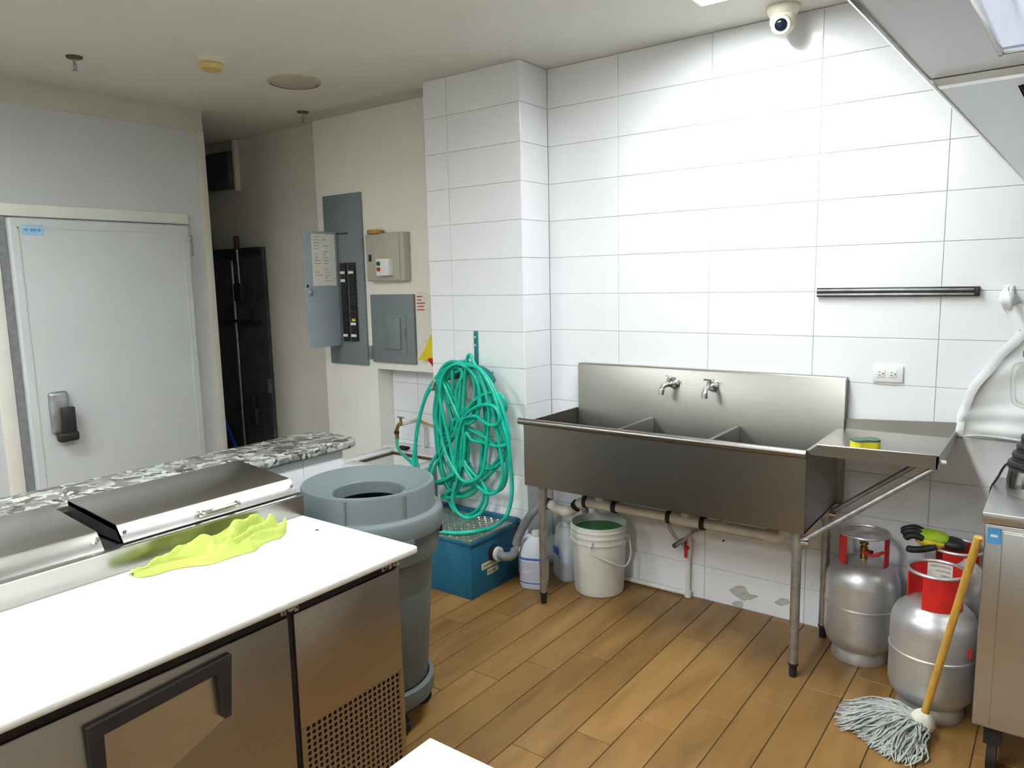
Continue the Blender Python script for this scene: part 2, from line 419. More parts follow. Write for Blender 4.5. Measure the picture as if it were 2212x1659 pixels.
for a, b in zip(xs, xs[1:]):
    for c, d in zip(yy_, yy_[1:]):
        if not any(l[0] <= a and b <= l[1] and l[2] <= c and d <= l[3] for l in LAMPS): mb.box(a, b, c, d, H, H+.14)
bmesh.ops.remove_doubles(mb.bm, verts=mb.bm.verts[:], dist=1e-5)
struct('ceiling', mb, 'ceiling', 'off-white plaster ceiling', 'ceiling')
for LX0, LX1, y0, y1, m, lab in LAMPS:
    t = thing('ceiling_lamp', lab, 'lamp', ((LX0+LX1)/2, (y0+y1)/2, H), 'recessed strip ceiling lamps')
    obj('diffuser', box(LX0+.004, LX1-.004, y0+.004, y1-.004, H+.05, H+.06), m, t)
    mb = MB()
    for a in ((LX0, LX0+.004, y0, y1), (LX1-.004, LX1, y0, y1), (LX0, LX1, y0, y0+.004), (LX0, LX1, y1-.004, y1)): mb.box(*a, H-.001, H+.06)
    obj('frame', mb, 'white', t)
# ---- half wall and granite shelf
hw = struct('wall_half', box(-2.61, -2.366, -4.4, -1.541, 0, .99), 'grout_white', 'low white tiled half wall behind the prep table', 'wall')
tiles(hw, [-2.734, -2.236, -1.736, -1.536], [0, .19, .39, .59, .79, .99], -2.36, 'x')
def rounded(poly_x0, poly_x1, y0, y1, r, z):
    pts = []
    for cx, cy, a in ((poly_x1-r, y1-r, 0), (poly_x0+r, y1-r, PI/2)):
        for k in range(7): pts.append((cx+r*math.cos(a+k*PI/12), cy+r*math.sin(a+k*PI/12), z))
    return pts+[(poly_x0, y0, z), (poly_x1, y0, z)]
mb = MB().prism(rounded(-2.645, -2.335, -4.4, -1.455, .06, .99), (0, 0, .03))
bmesh.ops.bevel(mb.bm, geom=[e for e in mb.bm.edges if abs(e.verts[0].co.z-e.verts[1].co.z) < 1e-5], offset=.008, segments=3, affect='EDGES', profile=.5)
tag(obj('granite_worktop', mb, 'granite'), 'speckled grey granite slab capping the half wall', 'worktop')

# ================================================================== SINK
SX0, SX1 = -2.15, -.785
snk = thing('steel_sink', 'long three-compartment stainless steel sink with drainboard on legs', 'sink', (-1.45, -.29, 0))
mb = MB()
mb.box(SX0, SX1, -.555, -.547, .635, .957)                  # apron
mb.box(SX0, SX0+.008, -.55, -.05, .635, .957)               # left end
mb.box(SX1-.008, SX1, -.55, -.05, .635, .972)               # right end
mb.box(SX0, SX1, -.552, -.05, .632, .642)                   # bottom
mb.box(SX0, SX1, -.0545, -.05, .635, .955)
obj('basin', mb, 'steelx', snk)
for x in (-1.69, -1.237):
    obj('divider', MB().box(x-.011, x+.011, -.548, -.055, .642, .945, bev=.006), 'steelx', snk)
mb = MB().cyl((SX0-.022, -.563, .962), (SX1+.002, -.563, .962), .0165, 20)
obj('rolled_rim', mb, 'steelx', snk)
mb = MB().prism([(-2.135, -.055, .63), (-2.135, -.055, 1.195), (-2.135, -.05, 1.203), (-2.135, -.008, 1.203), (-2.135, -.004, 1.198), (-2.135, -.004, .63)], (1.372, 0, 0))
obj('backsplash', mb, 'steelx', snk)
# drainboard
db = obj('drainboard', MB().box(-.785, -.337, -.545, -.03, .966, .976), 'steelx', snk)
mb = MB().prism([(-.785, -.545, .966), (-.785, -.561, .966), (-.785, -.561, .984), (-.745, -.561, 1.004), (-.745, -.551, 1.004), (-.785, -.551, .976)], (0, 0, 0.0001)) if False else MB()
def lip(pts, t):
    mb.prism(pts, t)
lip([(-.765, -.561, .962), (-.337, -.561, .962), (-.33, -.561, 1.010), (-.745, -.561, 1.002), (-.778, -.561, .975)], (0, .008, 0))
mb.cyl((-.745, -.557, 1.003), (-.333, -.557, 1.011), .005, 10)
mb.box(-.341, -.333, -.561, -.012, .962, 1.012)
mb.prism([(-.765, -.032, .966), (-.333, -.032, .966), (-.333, -.026, 1.042), (-.765, -.026, 1.018)], (0, .006, 0))
obj('drainboard_lip', mb, 'steelx', snk)
for y in (-.535, -.10):
    mb = MB().cyl((-.352, y, .955), (-.795, y, .60), .011, 12)
    br = obj('brace', mb, 'galv', snk)
    obj('bolt', MB().cyl((-.795, y-.02, .60), (-.765, y-.02, .60), .009, 10), 'chrome', br)
for y in (-.535, -.02):
    obj('bolt', MB().cyl((-.335, y, .985), (-.312, y, .985), .008, 8), 'chrome', snk)
for x, y in ((-2.083, -.498), (-.823, -.507), (-.812, -.085), (-2.08, -.085)):
    lg = obj('leg', MB().lathe([(0, .05), (.017, .05), (.0195, .07), (.0195, .57), (0, .57)], (x, y, 0), n=20), 'galv', snk)
    obj('socket', MB().lathe([(.02, .556), (.026, .558), (.026, .63), (.032, .634), (0, .634)], (x, y, 0), n=20), 'galv', lg)
    obj('foot', MB().lathe([(0, 0), (.015, 0), (.016, .045), (.021, .052), (.021, .06), (0, .06)], (x, y, 0), n=16), 'rubber', lg)
for x, yaw in ((-1.567, -.55), (-1.365, -.1)):
    z = 1.128; d = Vector((math.sin(yaw), -math.cos(yaw), 0)); b0 = Vector((x, -.055, z))
    tp = obj('tap', MB().lathe([(0, 0), (.03, 0), (.028, .008), (.014, .014), (.012, .03), (0, .03)], b0, (0, -1, 0), 20), 'chrome', snk)
    c = b0+Vector((0, -.03, 0))
    pts = catmull([c+Vector((0, .015, 0)), c+d*.015, c+d*.045+Vector((0, 0, -.004)), c+d*.06+Vector((0, 0, -.022)), c+d*.064+Vector((0, 0, -.05))], 6)
    obj('spout', MB().tube(pts, .012, 12, rfun=lambda t: .0125 if t < .75 else .0145), 'chrome', tp)
    hd = MB().cyl(c+d*.02, c+d*.02+Vector((0, 0, .032)), .0095, 12); top = c+d*.02+Vector((0, 0, .036))
    q = Vector((math.cos(yaw*1.2), math.sin(yaw*1.2), -.25 if yaw < -.3 else 0))
    hd.tube([top-q*.026, top-q*.012, top+q*.012, top+q*.026], .005, 8)
    obj('tap_handle', hd, 'chrome', tp)

# ---- drain pipe below the sink
pv = thing('drain_pipe', 'stained white plastic drain pipe with black joints under the sink', 'pipe', (-1.45, -.28, .40))
y = -.28
run = obj('pipe', MB().cyl((-.96, y, .507), (-1.86, y, .507), .024, 20), 'pvc', pv)
obj('elbow', MB().tube(catmull([(-1.02, y, .507), (-.97, y, .507), (-.94, y, .525), (-.93, y, .57), (-.93, y, .632)], 6), .029, 16), 'pvc', pv)
for x in (-1.40, -1.87):
    mb = MB().cyl((x-.075, y, .507), (x+.075, y, .507), .030, 20); mb.cyl((x, y, .507), (x, y, .634), .026, 18)
    obj('tee', mb, 'pvc', pv)
for x in (-1.315, -1.485, -1.785, -1.955):
    obj('joint', MB().cyl((x-.011, y, .507), (x+.011, y, .507), .0325, 20), 'rubber', pv)
sb = obj('swan_bend', MB().tube(catmull([(-1.94, y, .507), (-1.985, y, .495), (-2.03, y, .455), (-2.075, y, .432), (-2.13, y, .435), (-2.17, y, .45), (-2.20, y, .455)], 6), .027, 16), 'pvc', pv)
obj('joint', MB().cyl((-2.005, y, .485), (-2.022, y, .466), .031, 18), 'rubber', pv)
obj('joint', MB().cyl((-2.185, y, .453), (-2.215, y, .458), .031, 18), 'rubber', pv)
pts = catmull([(-2.20, y, .456), (-2.235, -.30, .44), (-2.275, -.335, .39), (-2.31, -.385, .30), (-2.325, -.405, .235), (-2.33, -.41, .215)], 7)
obj('flexible_hose', MB().tube(pts, .024, 16, rfun=lambda t: .0235+.0012*math.sin(t*220)), 'greypipe', pv)
# ---- water supply with red valve
wp = thing('supply_pipe', 'thin white water pipe with red valve below the sink', 'pipe', (-1.497, -.025, 0))
mb = MB().cyl((-1.497, -.022, .02), (-1.497, -.022, .36), .0125, 14); mb.lathe([(0, .345), (.017, .345), (.017, .375), (.01, .39), (0, .39)], (-1.497, -.022, 0), n=14)
mb.cyl((-1.497, -.022, .018), (-1.87, -.022, .018), .0125, 14); mb.lathe([(0, 0), (.019, .003), (.019, .034), (0, .04)], (-1.497, -.022, 0), n=14)
obj('pipe', mb, 'pvcw', wp)
obj('valve_body', MB().cyl((-1.497, -.022, .235), (-1.497, -.022, .315), .0185, 14), 'pvcw', wp)
mb = MB().cyl((-1.497, -.03, .275), (-1.497, -.055, .275), .012, 12); mb.box(-1.505, -1.489, -.062, -.052, .225, .325, bev=.004)
obj('valve_handle', mb, 'redp', wp)
for k, pts in enumerate(([(1440, 1110), (1447, 1140), (1462, 1165), (1478, 1178)], [(1462, 1178), (1480, 1165), (1500, 1148), (1535, 1138), (1560, 1122)])):
    q = [P(a, b, 'y', -.09-.02*k) for a, b in pts]
    obj('braided_hose', MB().tube(catmull(q, 6), .0085, 10), 'galv', wp)
obj('braided_hose_joint', MB().cyl(P(1455, 1180, 'y', -.09), P(1480, 1165, 'y', -.09), .0125, 10), 'brown', wp)

# ---- bucket
bx, by = -1.936, -.182
bk = thing('bucket', 'white plastic bucket with green liquid under the sink', 'bucket', (bx, by, 0))
prof = [(0, .003), (.128, .003), (.131, .012), (.144, .28), (.153, .285), (.153, .292), (.145, .296), (.146, .315), (.1535, .319), (.1535, .326), (.147, .33), (.148, .345), (.154, .349), (.154, .356), (.149, .36), (.15, .374), (.146, .377), (.143, .372), (.138, .28), (.125, .02), (0, .02)]
obj('tub', MB().lathe(prof, (bx, by, 0), n=48), 'bucketp', bk)
obj('liquid', MB().lathe([(0, .335), (.1405, .335), (.1405, .31), (0, .31)], (bx, by, 0), n=40), 'green', bk)
d1 = Vector((.55, -.83, 0)).normalized()
ear = [Vector((bx, by, .30))+Matrix.Rotation(a, 3, 'Z')@(d1*.158) for a in (-.35, 1.55)]
mb = MB(); arc = []
A = ear[0]; B = ear[1]
arc = [A, A+Vector((.012, -.01, -.04)), Vector((bx, by, 0))+Matrix.Rotation(.25, 3, 'Z')@(d1*.172)+Vector((0, 0, .215)), Vector((bx, by, 0))+Matrix.Rotation(.8, 3, 'Z')@(d1*.176)+Vector((0, 0, .175)), Vector((bx, by, 0))+Matrix.Rotation(1.25, 3, 'Z')@(d1*.172)+Vector((0, 0, .215)), B]
obj('bail_handle', mb.tube(catmull(arc, 8), .004, 8), 'white_pl', bk)
for e in ear: obj('handle_ear', MB().cyl(e-(e-Vector((bx, by, .30)))*.12, e+(e-Vector((bx, by, .30)))*.02, .014, 12), 'bucketp', bk)

# ---- jugs
def jug(cx, cy, rx, ry, h, name, label, material, rot=0, cap='white_pl', hsc=1.0):
    t = thing(name, label, 'jug', (cx, cy, 0))
    prof = [(0, 0), (.9, .002), (1, .02), (1, .52*h), (.97, .58*h), (.8, .76*h), (.5, .88*h), (.27, .93*h), (.25, .955*h), (0, .955*h)]
    mb = MB()
    n = 32; rings = []
    for r, z in prof:
        if r == 0: rings.append([mb.bm.verts.new((cx, cy, z))]); continue
        off = Vector((0, 0, 0)) if z < .6*h else Vector((.18*rx*(z-.6*h)/(.4*h), 0, 0))
        rings.append([mb.bm.verts.new(Vector((cx, cy, z))+Matrix.Rotation(rot, 3, 'Z')@(off+Vector((math.copysign(abs(math.cos(2*PI*k/n))**.75, math.cos(2*PI*k/n))*rx*r, math.copysign(abs(math.sin(2*PI*k/n))**.75, math.sin(2*PI*k/n))*ry*r, 0)))) for k in range(n)])
    for Ra, Rb in zip(rings, rings[1:]):
        for k in range(n):
            if len(Ra) == 1: mb.bm.faces.new((Ra[0], Rb[(k+1) % n], Rb[k]))
            elif len(Rb) == 1: mb.bm.faces.new((Ra[k], Ra[(k+1) % n], Rb[0]))
            else: mb.bm.faces.new((Ra[k], Ra[(k+1) % n], Rb[(k+1) % n], Rb[k]))
    obj('bottle', mb, material, t, ang=60)
    R = Matrix.Rotation(rot, 3, 'Z')
    hp = [R@Vector(p)+Vector((cx, cy, 0)) for p in ((-rx*.15, 0, .90*h), (-rx*.62, 0, .885*h), (-rx*.98, 0, .78*h), (-rx*1.0, 0, .63*h), (-rx*.9, 0, .55*h))]
    obj('handle', MB().tube(catmull(hp, 6), .013, 10), material, t)
    c = R@Vector((.18*rx, 0, 0))+Vector((cx, cy, 0))
    obj('cap', MB().lathe([(0, .93*h), (.024, .93*h), (.023, h), (0, h)], c, n=20), cap, t)
    return t
def band(t, cx, cy, rx, ry, z0, z1, material, name, rot, a0, a1, grow=1.012):
    mb = MB(); n = 20; A = []; B = []; R = Matrix.Rotation(rot, 3, 'Z')
    f = lambda a, z: R@Vector((math.copysign(abs(math.cos(a))**.75, math.cos(a))*rx*grow, math.copysign(abs(math.sin(a))**.75, math.sin(a))*ry*grow, 0))+Vector((cx, cy, z))
    for k in range(n+1):
        a = a0+(a1-a0)*k/n; A.append(mb.bm.verts.new(f(a, z0))); B.append(mb.bm.verts.new(f(a, z1)))
    for k in range(n): mb.bm.faces.new((A[k], A[k+1], B[k+1], B[k]))
    return obj(name, mb, material, t, ang=60)
jt = jug(-2.245, -.352, .078, .056, .315, 'bleach_jug', 'white bleach jug with blue-banded label against the blue grease trap', 'jug', rot=.35)
band(jt, -2.245, -.352, .078, .056, .165, .178, 'labelblue', 'label_band', .35, -PI, PI)
band(jt, -2.245, -.352, .078, .056, .05, .158, 'labelgrey', 'label', .35, -PI*.95, PI*.2)
band(jt, -2.245, -.352, .078, .056, .034, .041, 'labelblue', 'label_band', .35, -PI, PI)
jt2 = jug(-2.17, -.15, .085, .06, .33, 'clear_jug', 'translucent detergent jug with blue label in the corner behind the sink leg', 'jugclear', rot=-.5)
band(jt2, -2.17, -.15, .085, .06, .11, .19, 'labelgrey', 'label', -.5, -1.9, -.4)
band(jt2, -2.17, -.15, .085, .06, .145, .19, 'labelblue', 'label_logo', -.5, -1.9, -1.35, 1.02)

# ================================================================== GREASE TRAP, HOSE
gt = thing('grease_trap', 'blue steel grease trap with tread plate lid on the floor', 'grease trap', (-2.73, -.48, 0))
obj('tank', MB().box(-3.02, -2.41, -.687, -.275, 0, .30, bev=.004), 'trap', gt)
mb = MB().box(-3.03, -2.40, -.697, -.27, .295, .313, bev=.002); mb.box(-3.03, -2.40, -.30, -.268, .30, .338, bev=.002)
obj('rim_flange', mb, 'trap', gt)
pl = obj('tread_lid', MB().box(-3.022, -2.408, -.690, -.303, .311, .321, bev=.002), 'plate', gt)
mb = MB()
for i in range(26):
    for j in range(15):
        x = -3.005+.0235*i; yy = -.68+.025*j; a = PI/4 if (i+j) % 2 else -PI/4
        dx, dy = .0115*math.cos(a), .0115*math.sin(a); wx, wy = -.0042*math.sin(a), .0042*math.cos(a)
        v = [mb.bm.verts.new(p) for p in ((x-dx, yy-dy, .3205), (x+wx, yy+wy, .3205), (x+dx, yy+dy, .3205), (x-wx, yy-wy, .3205))]
        c = mb.bm.verts.new((x, yy, .3245))
        for k in range(4): mb.bm.faces.new((v[k], v[(k+1) % 4], c))
obj('tread_pattern', mb, 'chrome', gt, kind='stuff', ang=20)
pi0 = Vector((-2.41, -.50, .205))
obj('outlet_collar', MB().lathe([(.044, 0), (.044, .004), (.036, .006), (.036, .03), (0, .03)], pi0, (1, 0, 0), 24), 'rubber', gt)
obj('outlet_ring', MB().lathe([(.02, .026), (.037, .026), (.037, .042), (.02, .042)], pi0, (1, 0, 0), 24), 'white_pl', gt)
obj('outlet_elbow', MB().tube(catmull([(-2.375, -.50, .205), (-2.345, -.50, .197), (-2.325, -.475, .19), (-2.32, -.44, .195), (-2.323, -.42, .215)], 7), .024, 16), 'greypipe', gt)
obj('hose_clamp', MB().cyl((-2.324, -.415, .212), (-2.321, -.408, .235), .0275, 18), 'chrome', gt)
M['labely'] = mat('faded_yellow_label', (.60, .60, .36), .5, var=.12, scale=30)
lab = obj('label_plate', MB().box(-2.4105, -2.4085, -.602, -.40, .135, .170), 'labely', gt)
text_mesh('label_text', 'TRAMPA DE GRASA', .021, 'black', lab, frame((-2.4082, -.50, .1515), (0, 1, 0), (0, 0, 1)))
lab = obj('label_plate', MB().box(-2.4105, -2.4085, -.555, -.46, .094, .126), 'labely', gt)
text_mesh('label_text', '20 LBS.', .024, 'black', lab, frame((-2.4082, -.513, .108), (0, 1, 0), (0, 0, 1)))

# small cream pail on the trap
tag(obj('cream_pail', MB().lathe([(0, 0), (.060, 0), (.064, .006), (.074, .20), (.079, .202), (.079, .215), (.073, .217), (.069, .20), (.058, .01), (0, .01)], (-2.955, -.50, .3250), n=32), mat('cream_pail_plastic', (.60, .57, .48), .5, var=.1, scale=14)), 'small cream pail standing on the grease trap behind the hose', 'pail')

# hose hanger on the pillar
hg = thing('hose_hanger', 'teal metal hose hanger screwed to the tiled pillar', 'hanger', (-2.69, -.26, 1.12))
obj('strap', MB().box(-2.698, -2.672, -.264, -.256, 1.10, 1.378, bev=.001), 'hanger', hg)
mb = MB()
def saddle(u, v):
    a = PI*.12+PI*.76*u
    return Vector((-2.685+.145*math.cos(a)*1.0, -.258-.115*v, 1.06+.125*math.sin(a)-.02*v*(1-v)))
mb.grid(saddle, 20, 5, thick=.004)
obj('saddle', mb, 'hanger', hg)
for x, y0, z in ((-2.685, -.264, 1.30), (-2.685, -.264, 1.345), (-2.565, -.262, 1.15)): obj('screw', MB().cyl((x, y0, z), (x, y0-.005, z), .006, 8), 'chrome', hg)

# garden hose: one long run of loops
def hp(lst, y0, y1=None):
    n = len(lst); y1 = y0 if y1 is None else y1
    return [P(a, b, 'y', y0+(y1-y0)*i/max(1, n-1)) for i, (a, b) in enumerate(lst)]
loops = []
loops += hp([(885, 985), (893, 1010), (905, 1018)], -.18, -.22)[:0]
# supply end rises from the tap below the alcove to the saddle
loops += hp([(858, 948), (858, 962), (864, 975), (874, 985), (890, 1000), (900, 1015)], -.10, -.40)
loops += hp([(905, 1018), (898, 985), (899, 940), (908, 895), (922, 850), (938, 822), (958, 798), (985, 784)], -.40, -.33)
# many loops over the saddle
L = [
 [(1010, 784), (1035, 800), (1055, 835), (1072, 880), (1085, 940), (1095, 1010), (1088, 1050), (1068, 1062), (1048, 1052), (1030, 1030), (1012, 1000), (1000, 960), (985, 900), (972, 850), (962, 815), (975, 795)],
 [(1000, 788), (1022, 805), (1040, 850), (1048, 900), (1044, 960), (1038, 1010), (1030, 1035), (1010, 1048), (990, 1045), (972, 1020), (955, 985), (945, 940), (945, 880), (950, 830), (968, 800)],
 [(995, 786), (1020, 800), (1042, 840), (1062, 890), (1080, 930), (1092, 960), (1090, 985), (1075, 1005), (1055, 1012), (1042, 1005), (1040, 980), (1046, 940), (1050, 890), (1040, 835), (1012, 795)],
 [(990, 792), (965, 805), (948, 840), (940, 900), (943, 960), (950, 1010), (960, 1040), (975, 1062), (995, 1066), (1015, 1058), (1035, 1035), (1060, 1010), (1080, 985), (1070, 960), (1045, 940), (1015, 925), (998, 918)],
 [(992, 900), (985, 860), (990, 830), (1000, 810), (990, 794), (972, 802), (960, 830), (966, 870), (980, 910), (990, 950), (996, 1000), (994, 1040), (985, 1065), (970, 1075), (955, 1073), (968, 1062), (985, 1050)],
 [(995, 1000), (998, 950), (1006, 900), (1020, 870), (1045, 852), (1068, 848), (1085, 856), (1093, 875), (1088, 890), (1072, 892), (1055, 882), (1042, 873), (1020, 876), (1004, 885), (1000, 905)],
 [(1003, 915), (1020, 912), (1032, 895), (1035, 860), (1030, 825), (1012, 797), (990, 786), (970, 793), (955, 815), (950, 850), (958, 900), (970, 950), (980, 1000), (988, 1030), (980, 1060), (978, 1085), (990, 1108), (1012, 1118), (1035, 1110), (1050, 1090), (1052, 1065), (1040, 1040), (1020, 1020), (1005, 1000)],
 [(998, 970), (1002, 930), (1015, 945), (1040, 950), (1070, 958), (1092, 950), (1092, 920), (1078, 870), (1055, 820), (1030, 792), (1000, 781), (970, 790), (950, 812), (943, 850), (938, 900), (948, 930), (958, 940), (970, 925), (975, 900)],
 [(965, 870), (950, 835), (944, 822), (958, 828), (972, 860), (990, 900), (1002, 940), (1002, 985), (995, 1010), (975, 1028), (950, 1040), (935, 1040), (925, 1028), (930, 1005), (945, 980), (962, 955), (985, 930)],
 [(1005, 910), (1025, 900), (1038, 870), (1030, 820), (1010, 792), (1035, 797), (1062, 840), (1082, 900), (1098, 960), (1104, 1020), (1106, 1060), (1101, 1095), (1090, 1120), (1065, 1138), (1030, 1147), (990, 1150), (955, 1148), (935, 1144)],
]
ys = [-.36, -.33, -.375, -.345, -.38, -.395, -.41, -.35, -.39, -.415]
EX = [[(a+dx_, b+dy_) for a, b in L[k]] for k, dx_, dy_ in ((0, -9, 5), (2, 7, -4), (3, 6, 7), (7, 5, 6), (6, -8, -5), (1, 8, -8), (8, 9, 3), (5, -14, 26))]
L = L[:9]+EX+L[9:]; ys = ys[:9]+[-.40, -.345, -.365, -.405, -.352, -.42, -.372, -.43]+ys[9:]
for l, yy in zip(L, ys):
    n = len(l)
    for i, (a, b) in enumerate(l):
        off = .018*math.sin(6.28*i/n+yy*40)
        if l is L[-1] and i > 9:
            k = (i-9)/(n-1-9); loops.append(P(a, b, 'y', -.415-.20*k)); continue
        loops.append(P(a, b, 'y', yy+off))
# keep the last stretch lying on the tread plate
tail = [P(a, b, 'z', .336) for a, b in ((1065, 1138), (1030, 1147), (990, 1151), (955, 1149), (932, 1145))]
loops = loops[:-5]+tail
hs = thing('garden_hose', 'tangled green garden hose looped over the hanger on the pillar', 'hose', (-2.75, -.40, .33))
obj('tube', MB().tube(catmull(loops, 7), .0102, 8), 'hose', hs, ang=80)
a = P(858, 948, 'y', -.10)
obj('hose_connector', MB().cyl(a, a+Vector((0, 0, .03)), .014, 12), 'brass', hs)
obj('hose_fitting', MB().cyl(P(941, 822, 'y', -.40), P(934, 842, 'y', -.40), .013, 12), 'chrome', hs)
obj('hose_loop', MB().tube(catmull(hp([(930, 838), (915, 870), (905, 910), (897, 960), (893, 1000), (898, 1018)], -.42, -.43), 7), .0098, 8), 'hose', hs, ang=80)

# ---- mop sink in front of the alcove
ms = thing('mop_sink', 'low white tiled mop sink under the alcove tap', 'mop sink', (-3.38, -.22, 0))
X0, X1, Y0, Y1, Z = -3.66, -3.05, -.55, .09, .55
hx0, hx1, hy0, hy1 = -3.575, -3.16, -.43, -.085
mb = MB()
for a in ((X0, hx0, Y0, -.042), (hx1, X1, Y0, -.042), (hx0, hx1, Y0, hy0), (hx0, hx1, hy1, -.042)): mb.box(*a, .02, Z-.012)
mb.box(hx0, hx1, hy0, hy1, .02, .40)
obj('basin', mb, 'white_pl', ms)
for a in ((X0, hx0, Y0, -.043), (hx1, X1, Y0, -.043), (hx0, hx1, Y0, hy0), (hx0, hx1, hy1, -.043)):
    obj('rim_tile', MB().box(a[0]+.001, a[1]-.001, a[2]+.001, a[3]-.001, Z-.012, Z, bev=.0015), 'tile', ms)
obj('alcove_shelf', MB().box(-3.735, -3.04, -.04, .092, .40, Z), 'tile', ms)
mb = MB()
for a in ((hx0, hx1, hy1-.003, hy1, Z-.032, Z-.012), (hx0, hx0+.003, hy0, hy1, Z-.032, Z-.012)): mb.box(*a)
obj('stained_edge', mb, 'brown', ms)
tag(obj('black_scrubber', MB().box(-3.56, -3.48, -.07, -.05+.03, Z, Z+.022, bev=.008), 'rubber'), 'small black scrubber on the edge of the mop sink', 'scrubber')
ta = thing('brass_tap', 'old brass garden tap on a pipe in the alcove', 'tap', (-3.5, -.05, .70))
pts = catmull([P(905, 906, 'y', .09), P(901, 908, 'y', .02), P(885, 912, 'y', -.06), P(868, 917, 'y', -.10)], 6)
obj('pipe', MB().tube(pts, .012, 10), 'pvc', ta)
a = P(866, 916, 'y', -.10)
mb = MB().tube(catmull([a+Vector((.02, 0, .004)), a, a+Vector((-.02, -.005, -.01)), P(857, 932, 'y', -.10)], 6), .0125, 12)
mb.cyl(a, a+Vector((0, 0, .04)), .009, 10)
obj('body', mb, 'brass', ta)
top = a+Vector((0, 0, .045))
obj('handle', MB().tube([top+Vector((-.03, 0, 0)), top+Vector((.03, 0, 0))], .0055, 8), 'galv', ta)
mb = MB().cyl(P(857, 931, 'y', -.10), P(857, 937, 'y', -.10), .017, 12); obj('collar', mb, 'rubber', ta)
obj('outlet_valve', MB().cyl(P(857, 937, 'y', -.10), P(858, 950, 'y', -.10), .013, 12), 'brass', ta)
mb = MB().cyl(P(915, 921, 'y', .05), P(915, 970, 'y', .05), .013, 12)
tag(obj('stub_pipe', mb, 'pvcw'), 'short white standpipe behind the hose in the alcove', 'pipe')
mb = MB().tube(catmull([P(905, 908, 'y', .075), P(918, 914, 'y', .06), P(938, 921, 'y', .06)], 6), .007, 8)
tag(obj('yellow_pipe', mb, mat('yellow_gas_pipe', (.42, .30, .06), .5, var=.2)), 'thin yellow pipe running behind the hanging hose', 'pipe')

# ================================================================== BIN
cx, cy = -2.054, -1.681
bn = thing('trash_can', 'round grey trash can with funnel lid on a dolly', 'trash can', (cx, cy, 0))
prof = [(0, .16), (.185, .16), (.195, .175), (.228, .62), (.232, .655), (.250, .668), (.256, .69), (.262, .80), (.255, .805), (.245, .79), (.19, .19), (0, .185)]
obj('can', MB().lathe(prof, (cx, cy, 0), n=64), 'binp', bn)
prof = [(.255, .765), (.272, .765), (.274, .775), (.274, .822), (.268, .832), (.249, .84), (.246, .846), (.245, .925), (.241, .933), (.233, .934), (.225, .93), (.150, .892), (.146, .897), (.139, .898), (.133, .893), (.130, .85), (.126, .85), (.128, .89), (.14, .885), (.225, .922), (.238, .925), (.24, .85), (.255, .80)]
obj('funnel_lid', MB().lathe(prof, (cx, cy, 0), n=72), 'binp', bn)
tw = math.atan2(CAM.y-cy, CAM.x-cx)
for da in (-.34, .52):
    a = tw+da; c = Vector((cx+.245*math.cos(a), cy+.245*math.sin(a), 0)); obj('lid_rib', MB().cyl(c+Vector((0, 0, .84)), c+Vector((0, 0, .925)), .005, 8), 'binp', bn)
for da in (-.95, .15, 1.25, 2.3, 3.4, 4.4):
    a = tw+da; obj('lid_clip', MB().lathe([(.262, .742), (.276, .742), (.276, .77), (.262, .77)], (cx, cy, 0), n=8, a0=a, a1=a+.42), 'binp', bn)
mb = MB().lathe([(.17, .105), (.212, .105), (.216, .115), (.216, .165), (.210, .172), (.20, .172), (.20, .125), (.17, .12)], (cx, cy, 0), n=56)
mb.lathe([(0, .11), (.19, .11), (.19, .16), (0, .16)], (cx, cy, 0), n=40)
dl = obj('dolly', mb, 'binp', bn)
for k in range(5):
    a = tw+.5+2*PI*k/5; c = Vector((cx+.172*math.cos(a), cy+.172*math.sin(a), 0)); tq = Vector((-math.sin(a), math.cos(a), 0))
    mb = MB().cyl(c+tq*-.012+Vector((0, 0, .037)), c+tq*.012+Vector((0, 0, .037)), .037, 18)
    mb.cyl(c+Vector((0, 0, .04)), c+Vector((0, 0, .112)), .012, 10)
    obj('caster', mb, 'rubber', dl)

# ================================================================== PREP TABLE
pt = thing('prep_table', 'long stainless pizza prep table with white cutting board', 'prep table', (-1.87, -2.98, 0))
YE, YN = -2.105, -3.93     # far and near ends
mb = MB().box(-2.285, -1.49, YN, YE, .12, .87); obj('carcass', mb, 'black', pt)
mb = MB().box(-2.29, -1.48, YE-.006, YE, .12, .885); mb.box(-2.30, -1.475, YN, YN+.006, .12, .885); mb.box(-2.30, -2.285, YN, YE, .12, 1.04)
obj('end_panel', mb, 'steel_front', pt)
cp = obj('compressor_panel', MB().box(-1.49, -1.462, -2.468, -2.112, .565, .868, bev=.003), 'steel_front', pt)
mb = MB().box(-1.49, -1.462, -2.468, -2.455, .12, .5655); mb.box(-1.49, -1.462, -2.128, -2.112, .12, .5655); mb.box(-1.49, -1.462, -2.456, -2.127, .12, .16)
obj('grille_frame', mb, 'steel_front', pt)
mb = MB(); ny, nz = 19, 24; dy = (.455-.128)/ny; dz = (.5655-.16)/nz   # perforated plate
for i in range(ny):
    for j in range(nz):
        yc = -2.455+dy*(i+.5); zc = .16+dz*(j+.5); r = .0058
        sq = [(1, -1), (1, 0), (1, 1), (0, 1), (-1, 1), (-1, 0), (-1, -1), (0, -1)]
        O = [mb.bm.verts.new((-1.463, yc+s[0]*dy/2, zc+s[1]*dz/2)) for s in sq]
        I = [mb.bm.verts.new((-1.463, yc+r*math.cos(-PI/4+k*PI/4), zc+r*math.sin(-PI/4+k*PI/4))) for k in range(8)]
        for k in range(8): mb.bm.faces.new((O[k], O[(k+1) % 8], I[(k+1) % 8], I[k]))
bmesh.ops.remove_doubles(mb.bm, verts=mb.bm.verts[:], dist=1e-5)
obj('vent_grille', mb, 'steel_front', pt)
